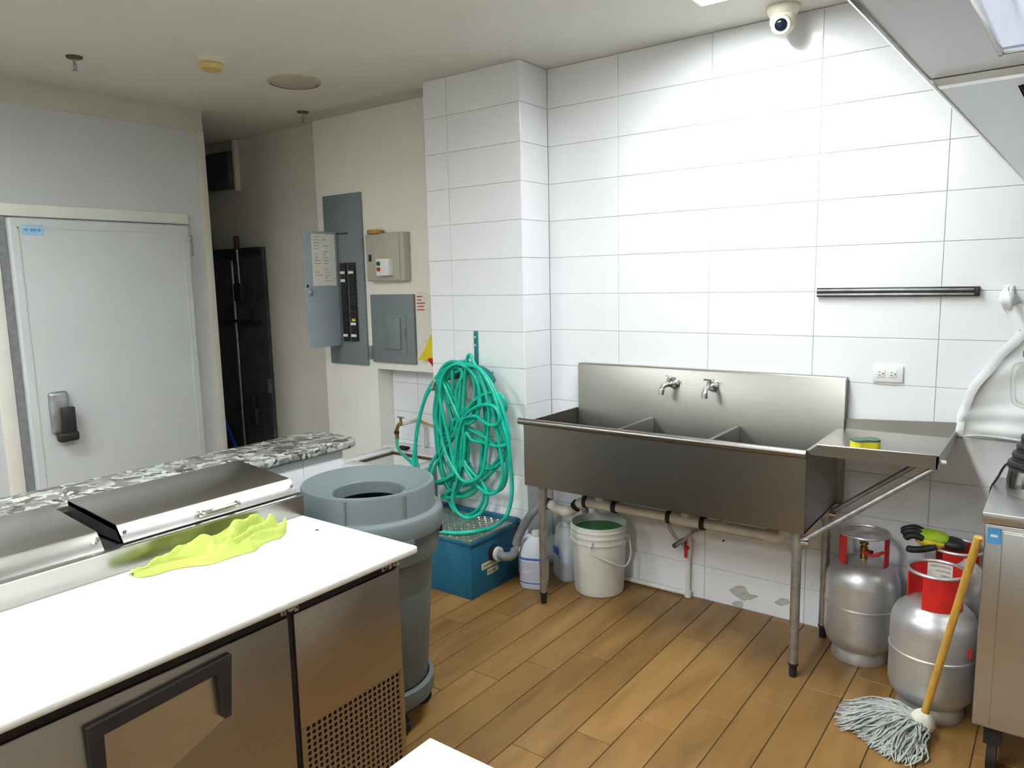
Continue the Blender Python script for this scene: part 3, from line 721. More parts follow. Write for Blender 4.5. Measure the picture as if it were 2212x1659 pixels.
obj('vent_void', MB().box(-1.489, -1.480, -2.456, -2.127, .16, .566), 'dark', pt)
for y0, y1 in ((-3.165, -2.486), (-3.855, -3.183)):
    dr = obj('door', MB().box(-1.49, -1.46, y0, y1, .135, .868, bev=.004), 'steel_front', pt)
    a0 = y0+.205; a1 = y1-.165            # pocket handle
    mb = MB().prism([(-1.461, a0, .835), (-1.461, a1, .852), (-1.461, a1-.012, .712), (-1.461, a1-.028, .712), (-1.461, a1-.036, .822), (-1.461, a0+.03, .808), (-1.461, a0+.026, .58), (-1.461, a0+.006, .58)], (.020, 0, 0))
    obj('pull_handle', mb, 'black', dr)
    obj('handle_pocket', MB().prism([(-1.4605, a0+.022, .815), (-1.4605, a1-.03, .825), (-1.4605, a1-.022, .70), (-1.4605, a0+.016, .60)], (.001, 0, 0)), 'steel', dr)
obj('gasket', MB().box(-1.49, -1.466, YN+.03, YE-.01, .87, .897), 'rubber', pt)
obj('gasket_strip', MB().box(-1.488, -1.468, -2.486, -2.469, .12, .87), 'rubber', pt)
mb = MB(); rr = random.Random(3)
for k in range(14):
    yk = -2.48+.03*rr.random() if k < 7 else -2.15+.04*rr.random()
    yk -= .05*rr.random()
    mb.box(-1.468, -1.462, yk, yk+.012, .872+.008*rr.random(), .884+.006*rr.random(), bev=.002)
obj('worn_gasket_bits', mb, 'galv', pt, kind='stuff')
mb = MB().box(-1.953, -1.437, YN-.02, -2.058, .899, .921, bev=.006, seg=3)
obj('cutting_board', mb, 'board', pt)
obj('board_screw', MB().cyl((-1.79, -2.13, .920), (-1.79, -2.13, .9222), .006, 10), 'brown', pt)
mb = MB().box(-1.965, -1.954, YN, -2.05, .88, .985); mb.box(-2.29, -1.954, YN, -2.05, .88, .90)
obj('riser', mb, 'riser', pt)
mb = MB().box(-1.985, -1.948, YN, -2.045, .983, .989, bev=.0015); mb.box(-2.29, -2.27, YN, -2.05, .90, 1.03)
obj('riser_ledge', mb, 'steel_lid', pt)
obj('ingredient_well', MB().box(-2.275, -1.97, YN+.01, -2.06, .90, .978), 'dark', pt)
for y0, y1 in ((-2.618, -2.062), (-3.30, -2.668)):
    dz = 0 if y1 > -2.2 else -.004
    mb = MB().prism([(-1.968, y0, .992+dz), (-2.004, y0, 1.037+dz), (-2.288, y0, 1.061+dz), (-2.288, y0, 1.045+dz), (-2.008, y0, 1.02+dz), (-1.985, y0, .992+dz)], (0, y1-y0, 0))
    bmesh.ops.bevel(mb.bm, geom=[e for e in mb.bm.edges if abs((e.verts[0].co-e.verts[1].co).y) > .1], offset=.003, segments=2, affect='EDGES', profile=.5)
    ld = obj('lid', mb, 'steel_lid', pt)
    for yy in (y0+.003, y1-.003):
        mb = MB().prism([(-1.972, yy-.003, .992+dz), (-2.004, yy-.003, 1.034+dz), (-2.286, yy-.003, 1.058+dz), (-2.286, yy-.003, .992+dz)], (0, .006, 0))
        obj('lid_end_cap', mb, 'black', ld)
    yc = y0+.283
    pts = catmull([(-1.985, yc-.062, 1.013), (-1.966, yc-.060, 1.016), (-1.952, yc-.045, 1.018), (-1.950, yc, 1.019), (-1.952, yc+.045, 1.018), (-1.966, yc+.060, 1.016), (-1.985, yc+.062, 1.013)], 6)
    obj('lid_handle', MB().tube(pts, .0065, 10), 'chrome', ld)
    for yy in (y0+.01, y1-.01): obj('lid_rivet', MB().cyl((-1.985, yy, 1.012), (-1.977, yy, 1.022), .005, 8), 'chrome', ld)
for x in (-1.53, -2.22):
    for yy in (YE-.07, YN+.07):
        mb = MB(); mb.cyl((x-.015, yy, .05), (x+.015, yy, .05), .05, 18); mb.cyl((x, yy, .05), (x, yy, .125), .016, 10)
        obj('caster', mb, 'rubber', pt)

# ---- lime cloth on the cutting board
def lerp_t(t, tab):
    for (a, p), (b, q) in zip(tab, tab[1:]):
        if t <= b: return p+(q-p)*(t-a)/(b-a)
    return tab[-1][1]
def cloth(u, v):
    yy = -2.635+.43*u
    cxm = lerp_t(u, [(0, -1.892), (.3, -1.878), (.55, -1.862), (.8, -1.875), (1, -1.89)])
    hw_ = lerp_t(u, [(0, .014), (.2, .036), (.45, .066), (.7, .064), (.9, .058), (1, .030)])
    h = lerp_t(u, [(0, .010), (.2, .026), (.45, .044), (.7, .058), (.9, .060), (1, .030)])
    e = abs(v-.5)*2; prof = (1-e**2.4)
    w1 = noise.noise(Vector((u*3.2, v*2.1, 3.1))); w2 = noise.noise(Vector((u*6, v*3, 8.4)))
    ph = v*13+u*5.5*(1+.6*w1)+2.2*w1
    fold = (.5+.5*math.cos(2*ph))**1.5
    fold2 = (.5+.5*math.cos(v*9-u*13+4*w2))**2
    z = h*prof*(.36+.25*w1)+prof**.5*(.028*fold+.025*fold2)*min(1, .35+u*1.3)
    x = cxm+(v-.5)*2*hw_+.016*w2*e+.008*math.sin(u*21)*e
    x = max(x, -1.950)
    return Vector((x, yy+.018*noise.noise(Vector((v*5, u*6, 9)))+(.012*math.sin(v*9) if u > .8 else 0), .9225+max(0, z)))
mb = MB().grid(cloth, 120, 60); tag(obj('lime_cloth', mb, 'yellowcloth', ang=90), 'crumpled lime yellow cloth on the cutting board', 'cloth')

# ================================================================== ELECTRICS
ep = thing('breaker_panel', 'tall grey breaker panel with its door swung open', 'breaker panel', (-4.0, -.05, 1.1))
obj('cover_plate', MB().box(-4.195, -3.813, -.058, -.041, 1.105, 2.261, bev=.003), 'panelgrey', ep)
obj('breaker_well', MB().box(-4.035, -3.878, -.061, -.054, 1.262, 1.812), 'panelgrey', ep)
rr = random.Random(11)
for xa, xb in ((-4.03, -3.972), (-3.948, -3.884)):
    for k in range(20):
        z0 = 1.268+k*.0268
        br = obj('breaker', MB().box(xa, xb, -.078, -.058, z0, z0+.0245, bev=.002, seg=1), 'black', ep)
        if (xa < -4 and k in (1, 15, 17)) or (xa > -4 and k in (1, 4, 17)):
            obj('breaker_tag', MB().box(xa+.006, xb-.008, -.0795, -.0775, z0+.003, z0+.021), 'white', br)
        if xa > -4 and k == 5: obj('breaker_tag', MB().box(xa+.02, xb-.01, -.0795, -.0775, z0+.003, z0+.021), 'yellow', br)
obj('top_latch', MB().box(-4.06, -3.95, -.063, -.056, 1.995, 2.003), 'black', ep)
dx = -4.06
dr = obj('open_door', MB().box(dx-.012, dx, -.345, -.062, 1.235, 2.012, bev=.003), 'panellite', ep)
mb = MB().box(dx-.001, dx+.0025, -.279, -.085, 1.65, 1.995); obj('directory_card', mb, 'paper', dr)
mb = MB()
for k in range(16):
    z = 1.975-k*.0195
    for a, b in ((-.265, -.20), (-.185, -.13)):
        if rr.random() < .75: mb.box(dx+.0025, dx+.003, a, a+(b-a)*(.4+.6*rr.random()), z-.003, z+.003)
obj('card_print', mb, 'print', dr)
obj('door_latch', MB().box(dx, dx+.016, -.335, -.305, 1.585, 1.63, bev=.003), 'chrome', dr)
obj('door_latch', MB().box(dx, dx+.01, -.34, -.328, 1.64, 1.66, bev=.002), 'black', dr)

cb = thing('control_box', 'beige control box with green and red buttons on the wall', 'control box', (-3.56, -.07, 1.67))
obj('case', MB().box(-3.73, -3.385, -.10, -.041, 1.672, 1.978, bev=.004), 'boxbeige', cb)
cbd = obj('front_cover', MB().box(-3.725, -3.42, -.108, -.098, 1.678, 1.972, bev=.003), 'boxbeige', cb)
obj('slot', MB().box(-3.70, -3.675, -.111, -.105, 1.80, 1.845), 'black', cbd)
sw = obj('push_button_station', MB().box(-3.59, -3.475, -.155, -.106, 1.705, 1.815, bev=.006), 'white_pl', cb)
obj('green_button', MB().cyl((-3.56, -.154, 1.783), (-3.56, -.165, 1.783), .014, 14), 'greenbtn', sw)
obj('red_button', MB().cyl((-3.56, -.154, 1.747), (-3.56, -.165, 1.747), .014, 14), 'redbtn', sw)
mb = MB().lathe([(.03, 0), (.052, 0), (.052, .022), (.03, .022), (.03, 0)], (-3.655, -.085, 1.979), n=24)
tag(obj('tape_roll', mb, 'amber'), 'amber tape roll lying on the beige control box', 'tape')

sp = thing('sub_panel', 'square grey fuse panel with small inset door below the control box', 'fuse panel', (-3.56, -.05, 1.13))
obj('cover_plate', MB().box(-3.758, -3.36, -.06, -.041, 1.133, 1.585, bev=.003), 'panelgrey', sp)
sd = obj('inset_door', MB().box(-3.635, -3.43, -.066, -.058, 1.195, 1.455, bev=.002), 'panelgrey', sp)
obj('raised_flap', MB().box(-3.62, -3.475, -.078, -.064, 1.225, 1.435, bev=.006), 'panelgrey', sd)
obj('catch', MB().box(-3.465, -3.435, -.072, -.064, 1.30, 1.37, bev=.002), 'greypipe', sd)
mb = MB().box(-3.795, -3.765, -.062, -.041, 1.15, 1.24, bev=.002)
tag(obj('conduit_stub', mb, 'greypipe'), 'dark conduit stub between the tall and square panels', 'conduit')
mb = MB().prism([(-3.35, -.043, 1.59), (-3.30, -.043, 1.60), (-3.23, -.043, 1.575), (-3.17, -.043, 1.40), (-3.16, -.043, 1.18), (-3.35, -.043, 1.18)], (0, -.004, 0))
pp = obj('notice_sheet', mb, 'paper'); tag(pp, 'cream notice sheet taped beside the square fuse panel', 'paper')
mb = MB()
for k, (a, b) in enumerate(((-3.34, -3.29), (-3.335, -3.30), (-3.34, -3.27), (-3.335, -3.28), (-3.34, -3.275))): mb.box(a, b, -.0484, -.0474, 1.566-k*.021, 1.573-k*.021)
obj('notice_print', mb, 'redbtn', pp)
def ysheet(u, v): return Vector((-3.10-.215*u*(.25+.75*v), -.085-.035*math.sin(u*5+v*2)*.6, 1.375-.20*v+.02*u*math.sin(v*6)))
mb = MB().grid(ysheet, 14, 14, thick=.002)
tag(obj('yellow_sheet', mb, 'yellow', ang=70), 'torn yellow plastic sheet hanging beside the pillar', 'plastic sheet')
def rrag(u, v): return Vector((-3.10-.10*u*(1-.5*v), -.09-.03*math.sin(u*7+v*5), 1.185-.12*v*(.6+.4*(1-u))))
mb = MB().grid(rrag, 10, 10, thick=.002)
tag(obj('red_tag', mb, 'redp', ang=70), 'red scrap hanging under the yellow sheet by the pillar', 'tag')
mb = MB().box(-3.345, -3.05, -.062, -.041, 1.085, 1.125, bev=.002)

# ================================================================== CEILING FITTINGS
def sprinkler(x, y, label):
    t = thing('sprinkler', label, 'sprinkler', (x, y, H), 'ceiling sprinklers')
    obj('escutcheon', MB().lathe([(0, 0), (.038, 0), (.036, -.008), (.014, -.014), (0, -.014)], (x, y, H), n=24), 'brown', t)
    mb = MB().cyl((x, y, H-.012), (x, y, H-.04), .008, 10); mb.tube([(x-.012, y, H-.035), (x-.014, y, H-.05), (x, y, H-.064), (x+.014, y, H-.05), (x+.012, y, H-.035)], .003, 6); mb.lathe([(0, -.064), (.016, -.064), (.016, -.067), (0, -.067)], (x, y, H), n=14)
    obj('nozzle', mb, 'galv', t)
sprinkler(-3.967, -1.717, 'small ceiling sprinkler above the cold room door')
sprinkler(-4.12, -.24, 'small ceiling sprinkler near the corridor corner')
sd = thing('smoke_detector', 'yellowed round smoke detector on the ceiling', 'smoke detector', (-3.52, -1.266, H))
obj('base', MB().lathe([(0, 0), (.066, 0), (.066, -.018), (.06, -.022), (0, -.022)], (-3.52, -1.266, H), n=32), 'ivory', sd)
obj('cover', MB().lathe([(.058, -.02), (.062, -.03), (.052, -.05), (.03, -.058), (0, -.06)], (-3.52, -1.266, H), n=32), 'amberdome', sd)
cs = thing('ceiling_speaker', 'flat round beige ceiling speaker grille', 'speaker', (-3.553, -.735, H))
obj('grille', MB().lathe([(0, 0), (.135, 0), (.135, -.006), (.128, -.010), (0, -.012)], (-3.553, -.735, H), n=40), 'grille', cs)
obj('ring', MB().lathe([(.135, 0), (.145, 0), (.143, -.01), (.134, -.012)], (-3.553, -.735, H), n=40), 'grille', cs)
dc = thing('dome_camera', 'white dome security camera on the ceiling by the tiled wall', 'camera', (-1.055, -.128, H))
c = Vector((-1.055, -.128, H))
obj('base', MB().lathe([(0, 0), (.062, 0), (.066, -.008), (.066, -.02), (.058, -.035), (.048, -.045), (0, -.045)], c, n=32), 'ivory', dc)
prof = [(.05*math.cos(a), .05*math.sin(a)) for a in [(-PI/2+PI*k/14) for k in range(15)]]
bc = c+Vector((0, 0, -.068))
mb = MB().lathe([(max(0, r), h) for r, h in prof], bc, n=28); mb.lathe([(.05, 0), (.053, -.012), (.053, .03), (.047, .04)], bc, n=28)
obj('housing', mb, 'ivory', dc)
ld = (CAM-bc).normalized(); ld = (ld+Vector((-.12, -.05, -.12))).normalized()
obj('lens_ring', MB().lathe([(.042, .02), (.041, .042), (.036, .052), (.026, .054), (.026, .04)], bc, ld, 28), 'ivory', dc)
obj('lens', MB().lathe([(.027, .045), (.022, .052), (.012, .056), (0, .057)], bc, ld, 24), 'lens', dc)

# ================================================================== WALL THINGS
ks = thing('knife_strip', 'black magnetic knife strip on the tiled wall', 'knife strip', (-.6, -.01, 1.555))
obj('holder', MB().box(-.907, -.288, -.019, -.001, 1.557, 1.596, bev=.002), 'black', ks)
for z in (1.567, 1.586): obj('rail', MB().box(-.905, -.305, -.022, -.017, z-.0055, z+.0035, bev=.0015), 'galv', ks)
obj('end_cap', MB().box(-.302, -.287, -.0225, -.001, 1.5565, 1.5965, bev=.003), 'black', ks)
ow = thing('wall_outlet', 'white double power outlet above the drainboard', 'outlet', (-.605, -.005, 1.19))
obj('cover', MB().box(-.664, -.546, -.010, -.001, 1.190, 1.262, bev=.003), 'white_pl', ow)
for x in (-.632, -.585):
    sk = obj('socket', MB().box(x-.016, x+.016, -.0125, -.009, 1.21, 1.243, bev=.002), 'white_pl', ow)
    mb = MB().box(x-.009, x-.001, -.0135, -.012, 1.232, 1.2345); mb.box(x-.009, x-.001, -.0135, -.012, 1.219, 1.2215); mb.cyl((x+.009, -.012, 1.227), (x+.009, -.0135, 1.227), .003, 8)
    obj('slots', mb, 'dark', sk)
mb = MB().box(-.645, -.56, -.004, -.001, 1.179, 1.19); obj('chipped_plaster', mb, 'grout_white', ow)
mb = MB().lathe([(0, 0), (.006, 0), (.004, .004), (0, .004)], (-1.32, -.001, .335), (0, -1, 0), 8)
tag(obj('wall_plug', mb, 'rubber'), 'tiny dark plug hole in the tile below the sink', 'plug')
# scraped patches on the low tiles
for pts, lab in (([(1575, 1275), (1592, 1266), (1610, 1268), (1618, 1282), (1637, 1288), (1622, 1296), (1605, 1297), (1590, 1288)], 'large grey scrape on the low tile by the supply pipe'),
                 ([(1672, 1300), (1690, 1292), (1704, 1296), (1702, 1306), (1684, 1308)], 'small grey scrape on the low tile beside the front sink leg'),
                 ([(1583, 1302), (1600, 1298), (1606, 1306), (1596, 1314), (1586, 1310)], 'rounded grey scrape just above the floor under the sink')):
    q = catmull([P(a, b, 'y', -.0006) for a, b in pts], 5, closed=True)
    q = [p+Vector((.006*noise.noise(p*70), 0, .006*noise.noise(p*70+Vector((5, 5, 5))))) for p in q]
    tag(obj('tile_scrape', MB().prism(q, (0, .0005, 0)), mat('scraped_glaze', (.48, .48, .43), .8, var=.2, scale=40)), lab, 'scrape', 'scrapes on the low tiles')
# apron
ah = thing('coat_hook', 'small white wall hook holding the apron', 'hook', (-.19, -.01, 1.55))
mb = MB().box(-.205, -.175, -.012, -.001, 1.535, 1.60, bev=.004); obj('plate', mb, 'white_pl', ah)
obj('peg', MB().tube(catmull([(-.19, -.01, 1.56), (-.19, -.035, 1.553), (-.19, -.05, 1.565), (-.19, -.05, 1.58)], 5), .006, 8), 'chrome', ah)
ap = thing('apron', 'white cloth apron hanging from the wall hook', 'apron', (-.15, -.04, .98))
def wt(px, py, y): p = P(px, py, 'y', y); return p
ledge = [wt(2200, 712, -.05), wt(2170, 748, -.05), wt(2130, 790, -.05), wt(2100, 832, -.05), wt(2080, 868, -.05), wt(2072, 900, -.05), wt(2067, 928, -.05), wt(2085, 944, -.05)]
lz = [(p.z, p.x) for p in catmull(ledge, 6)]
def edge_x(z):
    best = min(lz, key=lambda t: abs(t[0]-z)); return best[1]
zt, zb = ledge[0].z, ledge[-1].z
def apr(u, v):
    z = zt+(zb-zt)*v+.004*math.sin(u*9)*v; x0 = edge_x(zt+(zb-zt)*v); x1 = .02+.16*min(1, v*1.5)
    x = x0+(x1-x0)*u
    f = .005*math.sin(u*11+v*6)*(1-.5*v)+.007*max(0, v-.55)*2*math.sin(v*38+u*2.5)+.016*noise.noise(Vector((u*4, v*5, .3)))
    return Vector((x, -.045+f-.018*math.exp(-((u-.02)/.05)**2), z))
obj('cloth', MB().grid(apr, 60, 40, thick=.002), 'apron', ap, ang=80)
def strap(u, v):
    a = P(2168+46*u, 668+66*u, 'y', -.055); b = P(2205+46*u, 655+46*u, 'y', -.045)
    p = a.lerp(b, v); return p+Vector((0, .008*math.sin(v*8+u*3), 0))
obj('strap', MB().grid(strap, 16, 10, thick=.002), 'apron', ap, ang=80)
def knot(u, v):
    a = 2*PI*u; b = PI*v; r = 1+.28*noise.noise(Vector((math.cos(a)*2, math.sin(a)*2, b*1.5)))
    return Vector((-.19, -.042, 1.545))+Vector((.030*math.cos(a)*math.sin(b)*r, .026*math.sin(a)*math.sin(b)*r, .042*math.cos(b)*r))
obj('gathered_loop', MB().grid(knot, 24, 14), 'apron', ap, ang=80)
ec = catmull(ledge, 6)
def rollf(u, v):
    p = ec[min(len(ec)-1, int(u*(len(ec)-1)))]; wd = .038*(1-.35*u)
    return Vector((p.x+wd*(v-.15)+.004*math.sin(u*25), -.066-.003*math.sin(PI*v)-.004*math.sin(u*17), p.z-.012*v))
obj('folded_edge', MB().grid(rollf, 40, 10, thick=.002), 'apron', ap, ang=80)
obj('hem', MB().tube([apr(.98*k/30, .995)+Vector((0, -.002, .004)) for k in range(31)], .004, 6), 'apron', ap)
# sponge on the drainboard
sp = thing('sponge', 'yellow sponge with green scouring side on the drainboard', 'sponge', (-.605, -.40, .976))
def sponge_poly(z):
    pts = []
    for k in range(28):
        a = 2*PI*k/28; x = .052*math.copysign(abs(math.cos(a))**.55, math.cos(a)); yy = .036*math.copysign(abs(math.sin(a))**.55, math.sin(a))
        yy *= 1-.22*math.exp(-(x/.018)**2)
        v = Matrix.Rotation(.55, 3, 'Z')@Vector((x, yy, 0)); pts.append((v.x-.605, v.y-.405, z))
    return pts
obj('foam', MB().prism(sponge_poly(.9765), (0, 0, .030)), 'spongey', sp)
obj('scouring_pad', MB().prism(sponge_poly(1.0065), (0, 0, .009)), 'spongeg', sp)

# ================================================================== GAS CYLINDERS
def cylinder(cx, cy, label, ang, red, scale=1.0):
    t = thing('gas_cylinder', label, 'gas cylinder', (cx, cy, 0), 'silver gas cylinders')
    prof = [(.100, 0), (.112, 0), (.115, .006), (.112, .03), (.106, .055), (.118, .058), (.138, .085), (.1465, .115), (.147, .14), (.147, .243), (.1505, .246), (.1505, .254), (.147, .257), (.147, .345), (.143, .372), (.130, .402), (.105, .425), (.07, .438), (0, .445)]
    obj('tank', MB().lathe(prof, (cx, cy, 0), n=56), 'alu', t)
    R = .098
    for a0, a1, z0, m in red:
        mb = MB(); n = 24
        A = []
        for k in range(n+1):
            a = ang+a0+(a1-a0)*k/n
            A.append([mb.bm.verts.new((cx+r*math.cos(a), cy+r*math.sin(a), z)) for r, z in ((R, z0), (R, .56), (R-.004, .56), (R-.004, z0))])
        for k in range(n):
            for q in range(4): mb.bm.faces.new((A[k][q], A[k+1][q], A[k+1][(q+1) % 4], A[k][(q+1) % 4]))
        mb.bm.faces.new(A[0]); mb.bm.faces.new(A[-1][::-1])
        obj('collar_guard', mb, m, t)
    obj('collar_ring', MB().tube([(cx+(R-.001)*math.cos(2*PI*k/40), cy+(R-.001)*math.sin(2*PI*k/40), .559) for k in range(40)], .0065, 8, closed=True), 'alu', t)
    vb = obj('valve', MB().lathe([(0, .44), (.016, .44), (.016, .455), (.011, .462), (.016, .47), (.016, .495), (.010, .50), (.018, .508), (.018, .516), (.006, .522), (0, .522)], (cx, cy, 0), n=16), 'brass', t)
    obj('valve_outlet', MB().cyl((cx, cy, .482), (cx+.04*math.cos(ang+.9), cy+.04*math.sin(ang+.9), .482), .009, 10), 'brass', vb)
    return t
a1 = math.atan2(CAM.y+.165, CAM.x+.634)
c1 = cylinder(-.637, -.168, 'silver gas cylinder with split red collar next to the sink leg', a1, ((-1.55, -.78, .415, 'red'), (.95, 1.75, .415, 'red'), (1.75, 4.7, .535, 'alu')))
obj('red_valve_cap', MB().tube(catmull([(-.63, -.20, .485), (-.60, -.215, .478), (-.575, -.215, .488), (-.555, -.20, .495)], 5), .007, 8), 'redp', c1)
a2 = math.atan2(CAM.y+.453, CAM.x+.329)
c2 = cylinder(-.329, -.458, 'silver gas cylinder with broad red collar behind the mop', a2, ((-.45, 1.12, .43, 'red'), (2.0, 4.5, .43, 'red')))
mb = MB()
def lab_arc(mb, cx, cy, R, a0, a1, z0, z1, n=10):
    A = [mb.bm.verts.new((cx+R*math.cos(a0+(a1-a0)*k/n), cy+R*math.sin(a0+(a1-a0)*k/n), z0)) for k in range(n+1)]
    B = [mb.bm.verts.new((cx+R*math.cos(a0+(a1-a0)*k/n), cy+R*math.sin(a0+(a1-a0)*k/n), z1)) for k in range(n+1)]
    for k in range(n): mb.bm.faces.new((A[k], A[k+1], B[k+1], B[k]))
lab_arc(mb, -.329, -.458, .0925, a2+2.55, a2+3.5, .475, .552)
obj('white_label', mb, 'paper', c2)
mb = MB()
for k in range(3): lab_arc(mb, -.329, -.458, .092, a2+2.62, a2+3.4-.2*k, .536-.018*k, .543-.018*k)
obj('label_print', mb, 'print', c2)
obj('red_mark', MB().box(-.205, -.196, -.545, -.53, .275, .315, bev=.003), 'red', c2)
a3 = math.atan2(CAM.y+.16, CAM.x+.30)
c3 = cylinder(-.297, -.152, 'half-hidden gas cylinder at the wall under the gloves', a3, ((-.5, .7, .43, 'red'), (2.2, 4.0, .43, 'red')))
# gloves lying on the rear cylinder
gl = thing('work_glove', 'black, lime and yellow work glove lying on the rear gas cylinder', 'glove', (-.40, -.17, .566))
g0 = Vector((-.355, -.20, .588))
gx = Vector((-.95, -.12, .10)).normalized(); gy = Vector((.1, -.95, -.1)).normalized(); gz = gx.cross(gy)
def gp(a, b, c): return g0+(gx*a+gy*b+gz*c)*1.06
def blob(f0, f1, w, h, dz, sgn=1):
    def fn(u, v):
        a = f0+(f1-f0)*u; e = math.sin(PI*min(1, max(0, u)))**.35
        return gp(a, w*math.cos(2*PI*v)*e, dz+h*math.sin(2*PI*v)*e)
    return fn
obj('cuff', MB().grid(blob(-.09, .0, .036, .024, 0), 12, 20), 'black', gl, ang=80)
obj('palm', MB().grid(blob(-.03, .085, .044, .026, -.004), 14, 20), 'glovey', gl, ang=80)
obj('back', MB().grid(blob(-.035, .08, .040, .022, .012), 14, 20), 'gloveg', gl, ang=80)
for k, (b, c, l) in enumerate(((-.033, .010, .062), (-.012, .016, .072), (.010, .014, .070), (.030, .006, .058))):
    pts = catmull([gp(.055, b, c), gp(.055+l*.5, b*1.05, c+.006), gp(.055+l*.85, b*1.05, c-.004), gp(.055+l, b*1.05, c-.016)], 5)
    obj('finger', MB().tube(pts, .013, 10, rfun=lambda t: .0135 if t < .85 else .0135*math.sqrt(max(.1, 1-((t-.85)/.16)**2))), 'black', gl, ang=80)
pts = catmull([gp(.01, .035, -.012), gp(.05, .055, -.026), gp(.085, .06, -.034), gp(.105, .058, -.034)], 5)
obj('thumb', MB().tube(pts, .013, 10, rfun=lambda t: .014 if t < .8 else .014*math.sqrt(max(.1, 1-((t-.8)/.21)**2))), 'black', gl, ang=80)
# clear plastic bag at the wall
def bagf(u, v):
    a = 2*PI*u; z = .418+.15*v; r = (.026+.030*math.sin(PI*min(1, v*1.05))**.6)*(1-.55*max(0, v-.75)/.25)
    r *= 1+.22*noise.noise(Vector((math.cos(a)*2, math.sin(a)*2, v*4)))
    return Vector((-.235+r*math.cos(a)*1.05-.01*v, -.302+r*.72*math.sin(a), z))
tag(obj('plastic_bag', MB().grid(bagf, 40, 16), 'bag', ang=80), 'crumpled clear plastic bag behind the gas cylinders', 'bag')

# ================================================================== MOP
mo = thing('mop', 'string mop with yellow wooden handle leaning on the steel cabinet', 'mop', (-.36, -.70, 0))
hb = Vector((-.322, -.660, .075)); ht = Vector((-.184, -.815, .81)); dv = (ht-hb).normalized()
obj('handle', MB().tube([hb-dv*.01+(ht-hb)*k/12+dv*.02*(k/12) for k in range(13)], .0125, 14), 'wood', mo)
obj('socket', MB().lathe([(0, -.015), (.038, -.01), (.044, .01), (.036, .035), (.020, .055), (.014, .06)], hb-dv*.035, dv, 24), 'mopw', mo)
mb = MB(); rr = random.Random(5)
root = hb+Vector((-.005, -.005, -.035))
for k in range(420):
    t = rr.random(); a = math.radians(150+118*t+8*(rr.random()-.5))
    ln = (.145+.11*rr.random())*(1.0 if t < .5 else .85)
    if 165 < math.degrees(a) < 215: ln *= 1.08
    d = Vector((math.cos(a), math.sin(a), 0)); sd_ = Vector((-d.y, d.x, 0)); wv = (rr.random()-.5)*.09
    h0 = rr.random()
    pts = []
    for j in range(9):
        s = j/8
        z = max(.006+.012*h0*(1-s), (root.z+.012-.028*h0)*(1-s**1.3)*(1-.35*h0)+.05*math.sin(PI*min(1, s*1.15))*(1-h0)*.75+.006)
        pts.append(Vector((root.x, root.y, 0))+d*(ln*s+.015)+sd_*(wv*math.sin(s*2.4)+.013*math.sin(s*(6+5*h0)+k))+Vector((0, 0, z)))
    mb.tube(pts, .0032, 5, rfun=lambda q: .0032 if q < .9 else .0018)
obj('strands', mb, 'mop', mo, kind='stuff', ang=80)

# ================================================================== STEEL CABINET AND BLENDER
cbx = thing('work_fridge', 'stainless steel undercounter cabinet cut off by the right edge', 'cabinet', (.2, -.45, 0))
obj('body', MB().box(-.168, .60, -.795, -.315, .175, .862, bev=.004), 'steel', cbx)
obj('worktop', MB().box(-.176, .61, -.812, -.308, .868, .903, bev=.003), 'steel', cbx)
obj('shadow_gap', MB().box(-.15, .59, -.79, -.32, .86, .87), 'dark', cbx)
dr = obj('door', MB().box(-.12, .58, -.809, -.793, .185, .845, bev=.004), 'steel', cbx)
obj('sticker', MB().box(-.160, -.123, -.7975, -.7952, .800, .852), 'blue', cbx)
obj('sticker_print', MB().box(-.151, -.132, -.7985, -.7970, .822, .83), 'white', cbx)
for x in (-.11, .54):
    for yy in (-.73, -.38):
        mb = MB().cyl((x-.014, yy, .055), (x+.014, yy, .055), .055, 20); mb.box(x-.025, x+.025, yy-.03, yy+.03, .10, .178)
        obj('caster', mb, 'rubber', cbx)
bl = thing('blender', 'chrome and black bar blender with glass jug on the steel cabinet', 'blender', (-.03, -.50, .903))
c = (-.03, -.50, .903)
obj('base', MB().lathe([(0, 0), (.10, 0), (.105, .01), (.104, .05), (.098, .085), (.09, .09), (0, .09)], c, n=40), 'chrome', bl)
prof = [(0, .088), (.104, .088)]
for k in range(5):
    r = .102-.011*k; z = .092+.03*k; prof += [(r, z), (r+.003, z+.010), (r, z+.019), (r-.008, z+.022), (r-.009, z+.029)]
prof += [(.045, .242), (0, .242)]
obj('ribbed_skirt', MB().lathe(prof, c, n=40), 'black', bl)
obj('jug', MB().lathe([(.045, .243), (.052, .246), (.078, .46), (.080, .47), (.075, .47), (.048, .25), (0, .25)], c, n=40), 'glass', bl)
pts = catmull([(-.093, -.52, 1.34), (-.122, -.53, 1.345), (-.133, -.532, 1.32), (-.131, -.53, 1.25), (-.122, -.528, 1.215), (-.085, -.52, 1.20)], 6)
obj('jug_handle', MB().tube(pts, .008, 10), 'glass', bl)
obj('jug_lid', MB().lathe([(0, .468), (.083, .468), (.083, .485), (.06, .50), (0, .505)], c, n=36), 'black', bl)
pts = catmull([(-.125, -.47, 1.0), (-.145, -.45, .975), (-.162, -.44, .93), (-.180, -.43, .885), (-.182, -.38, .80), (-.182, -.30, .70)], 6)
obj('power_cord', MB().tube(pts, .004, 8), 'black', bl)

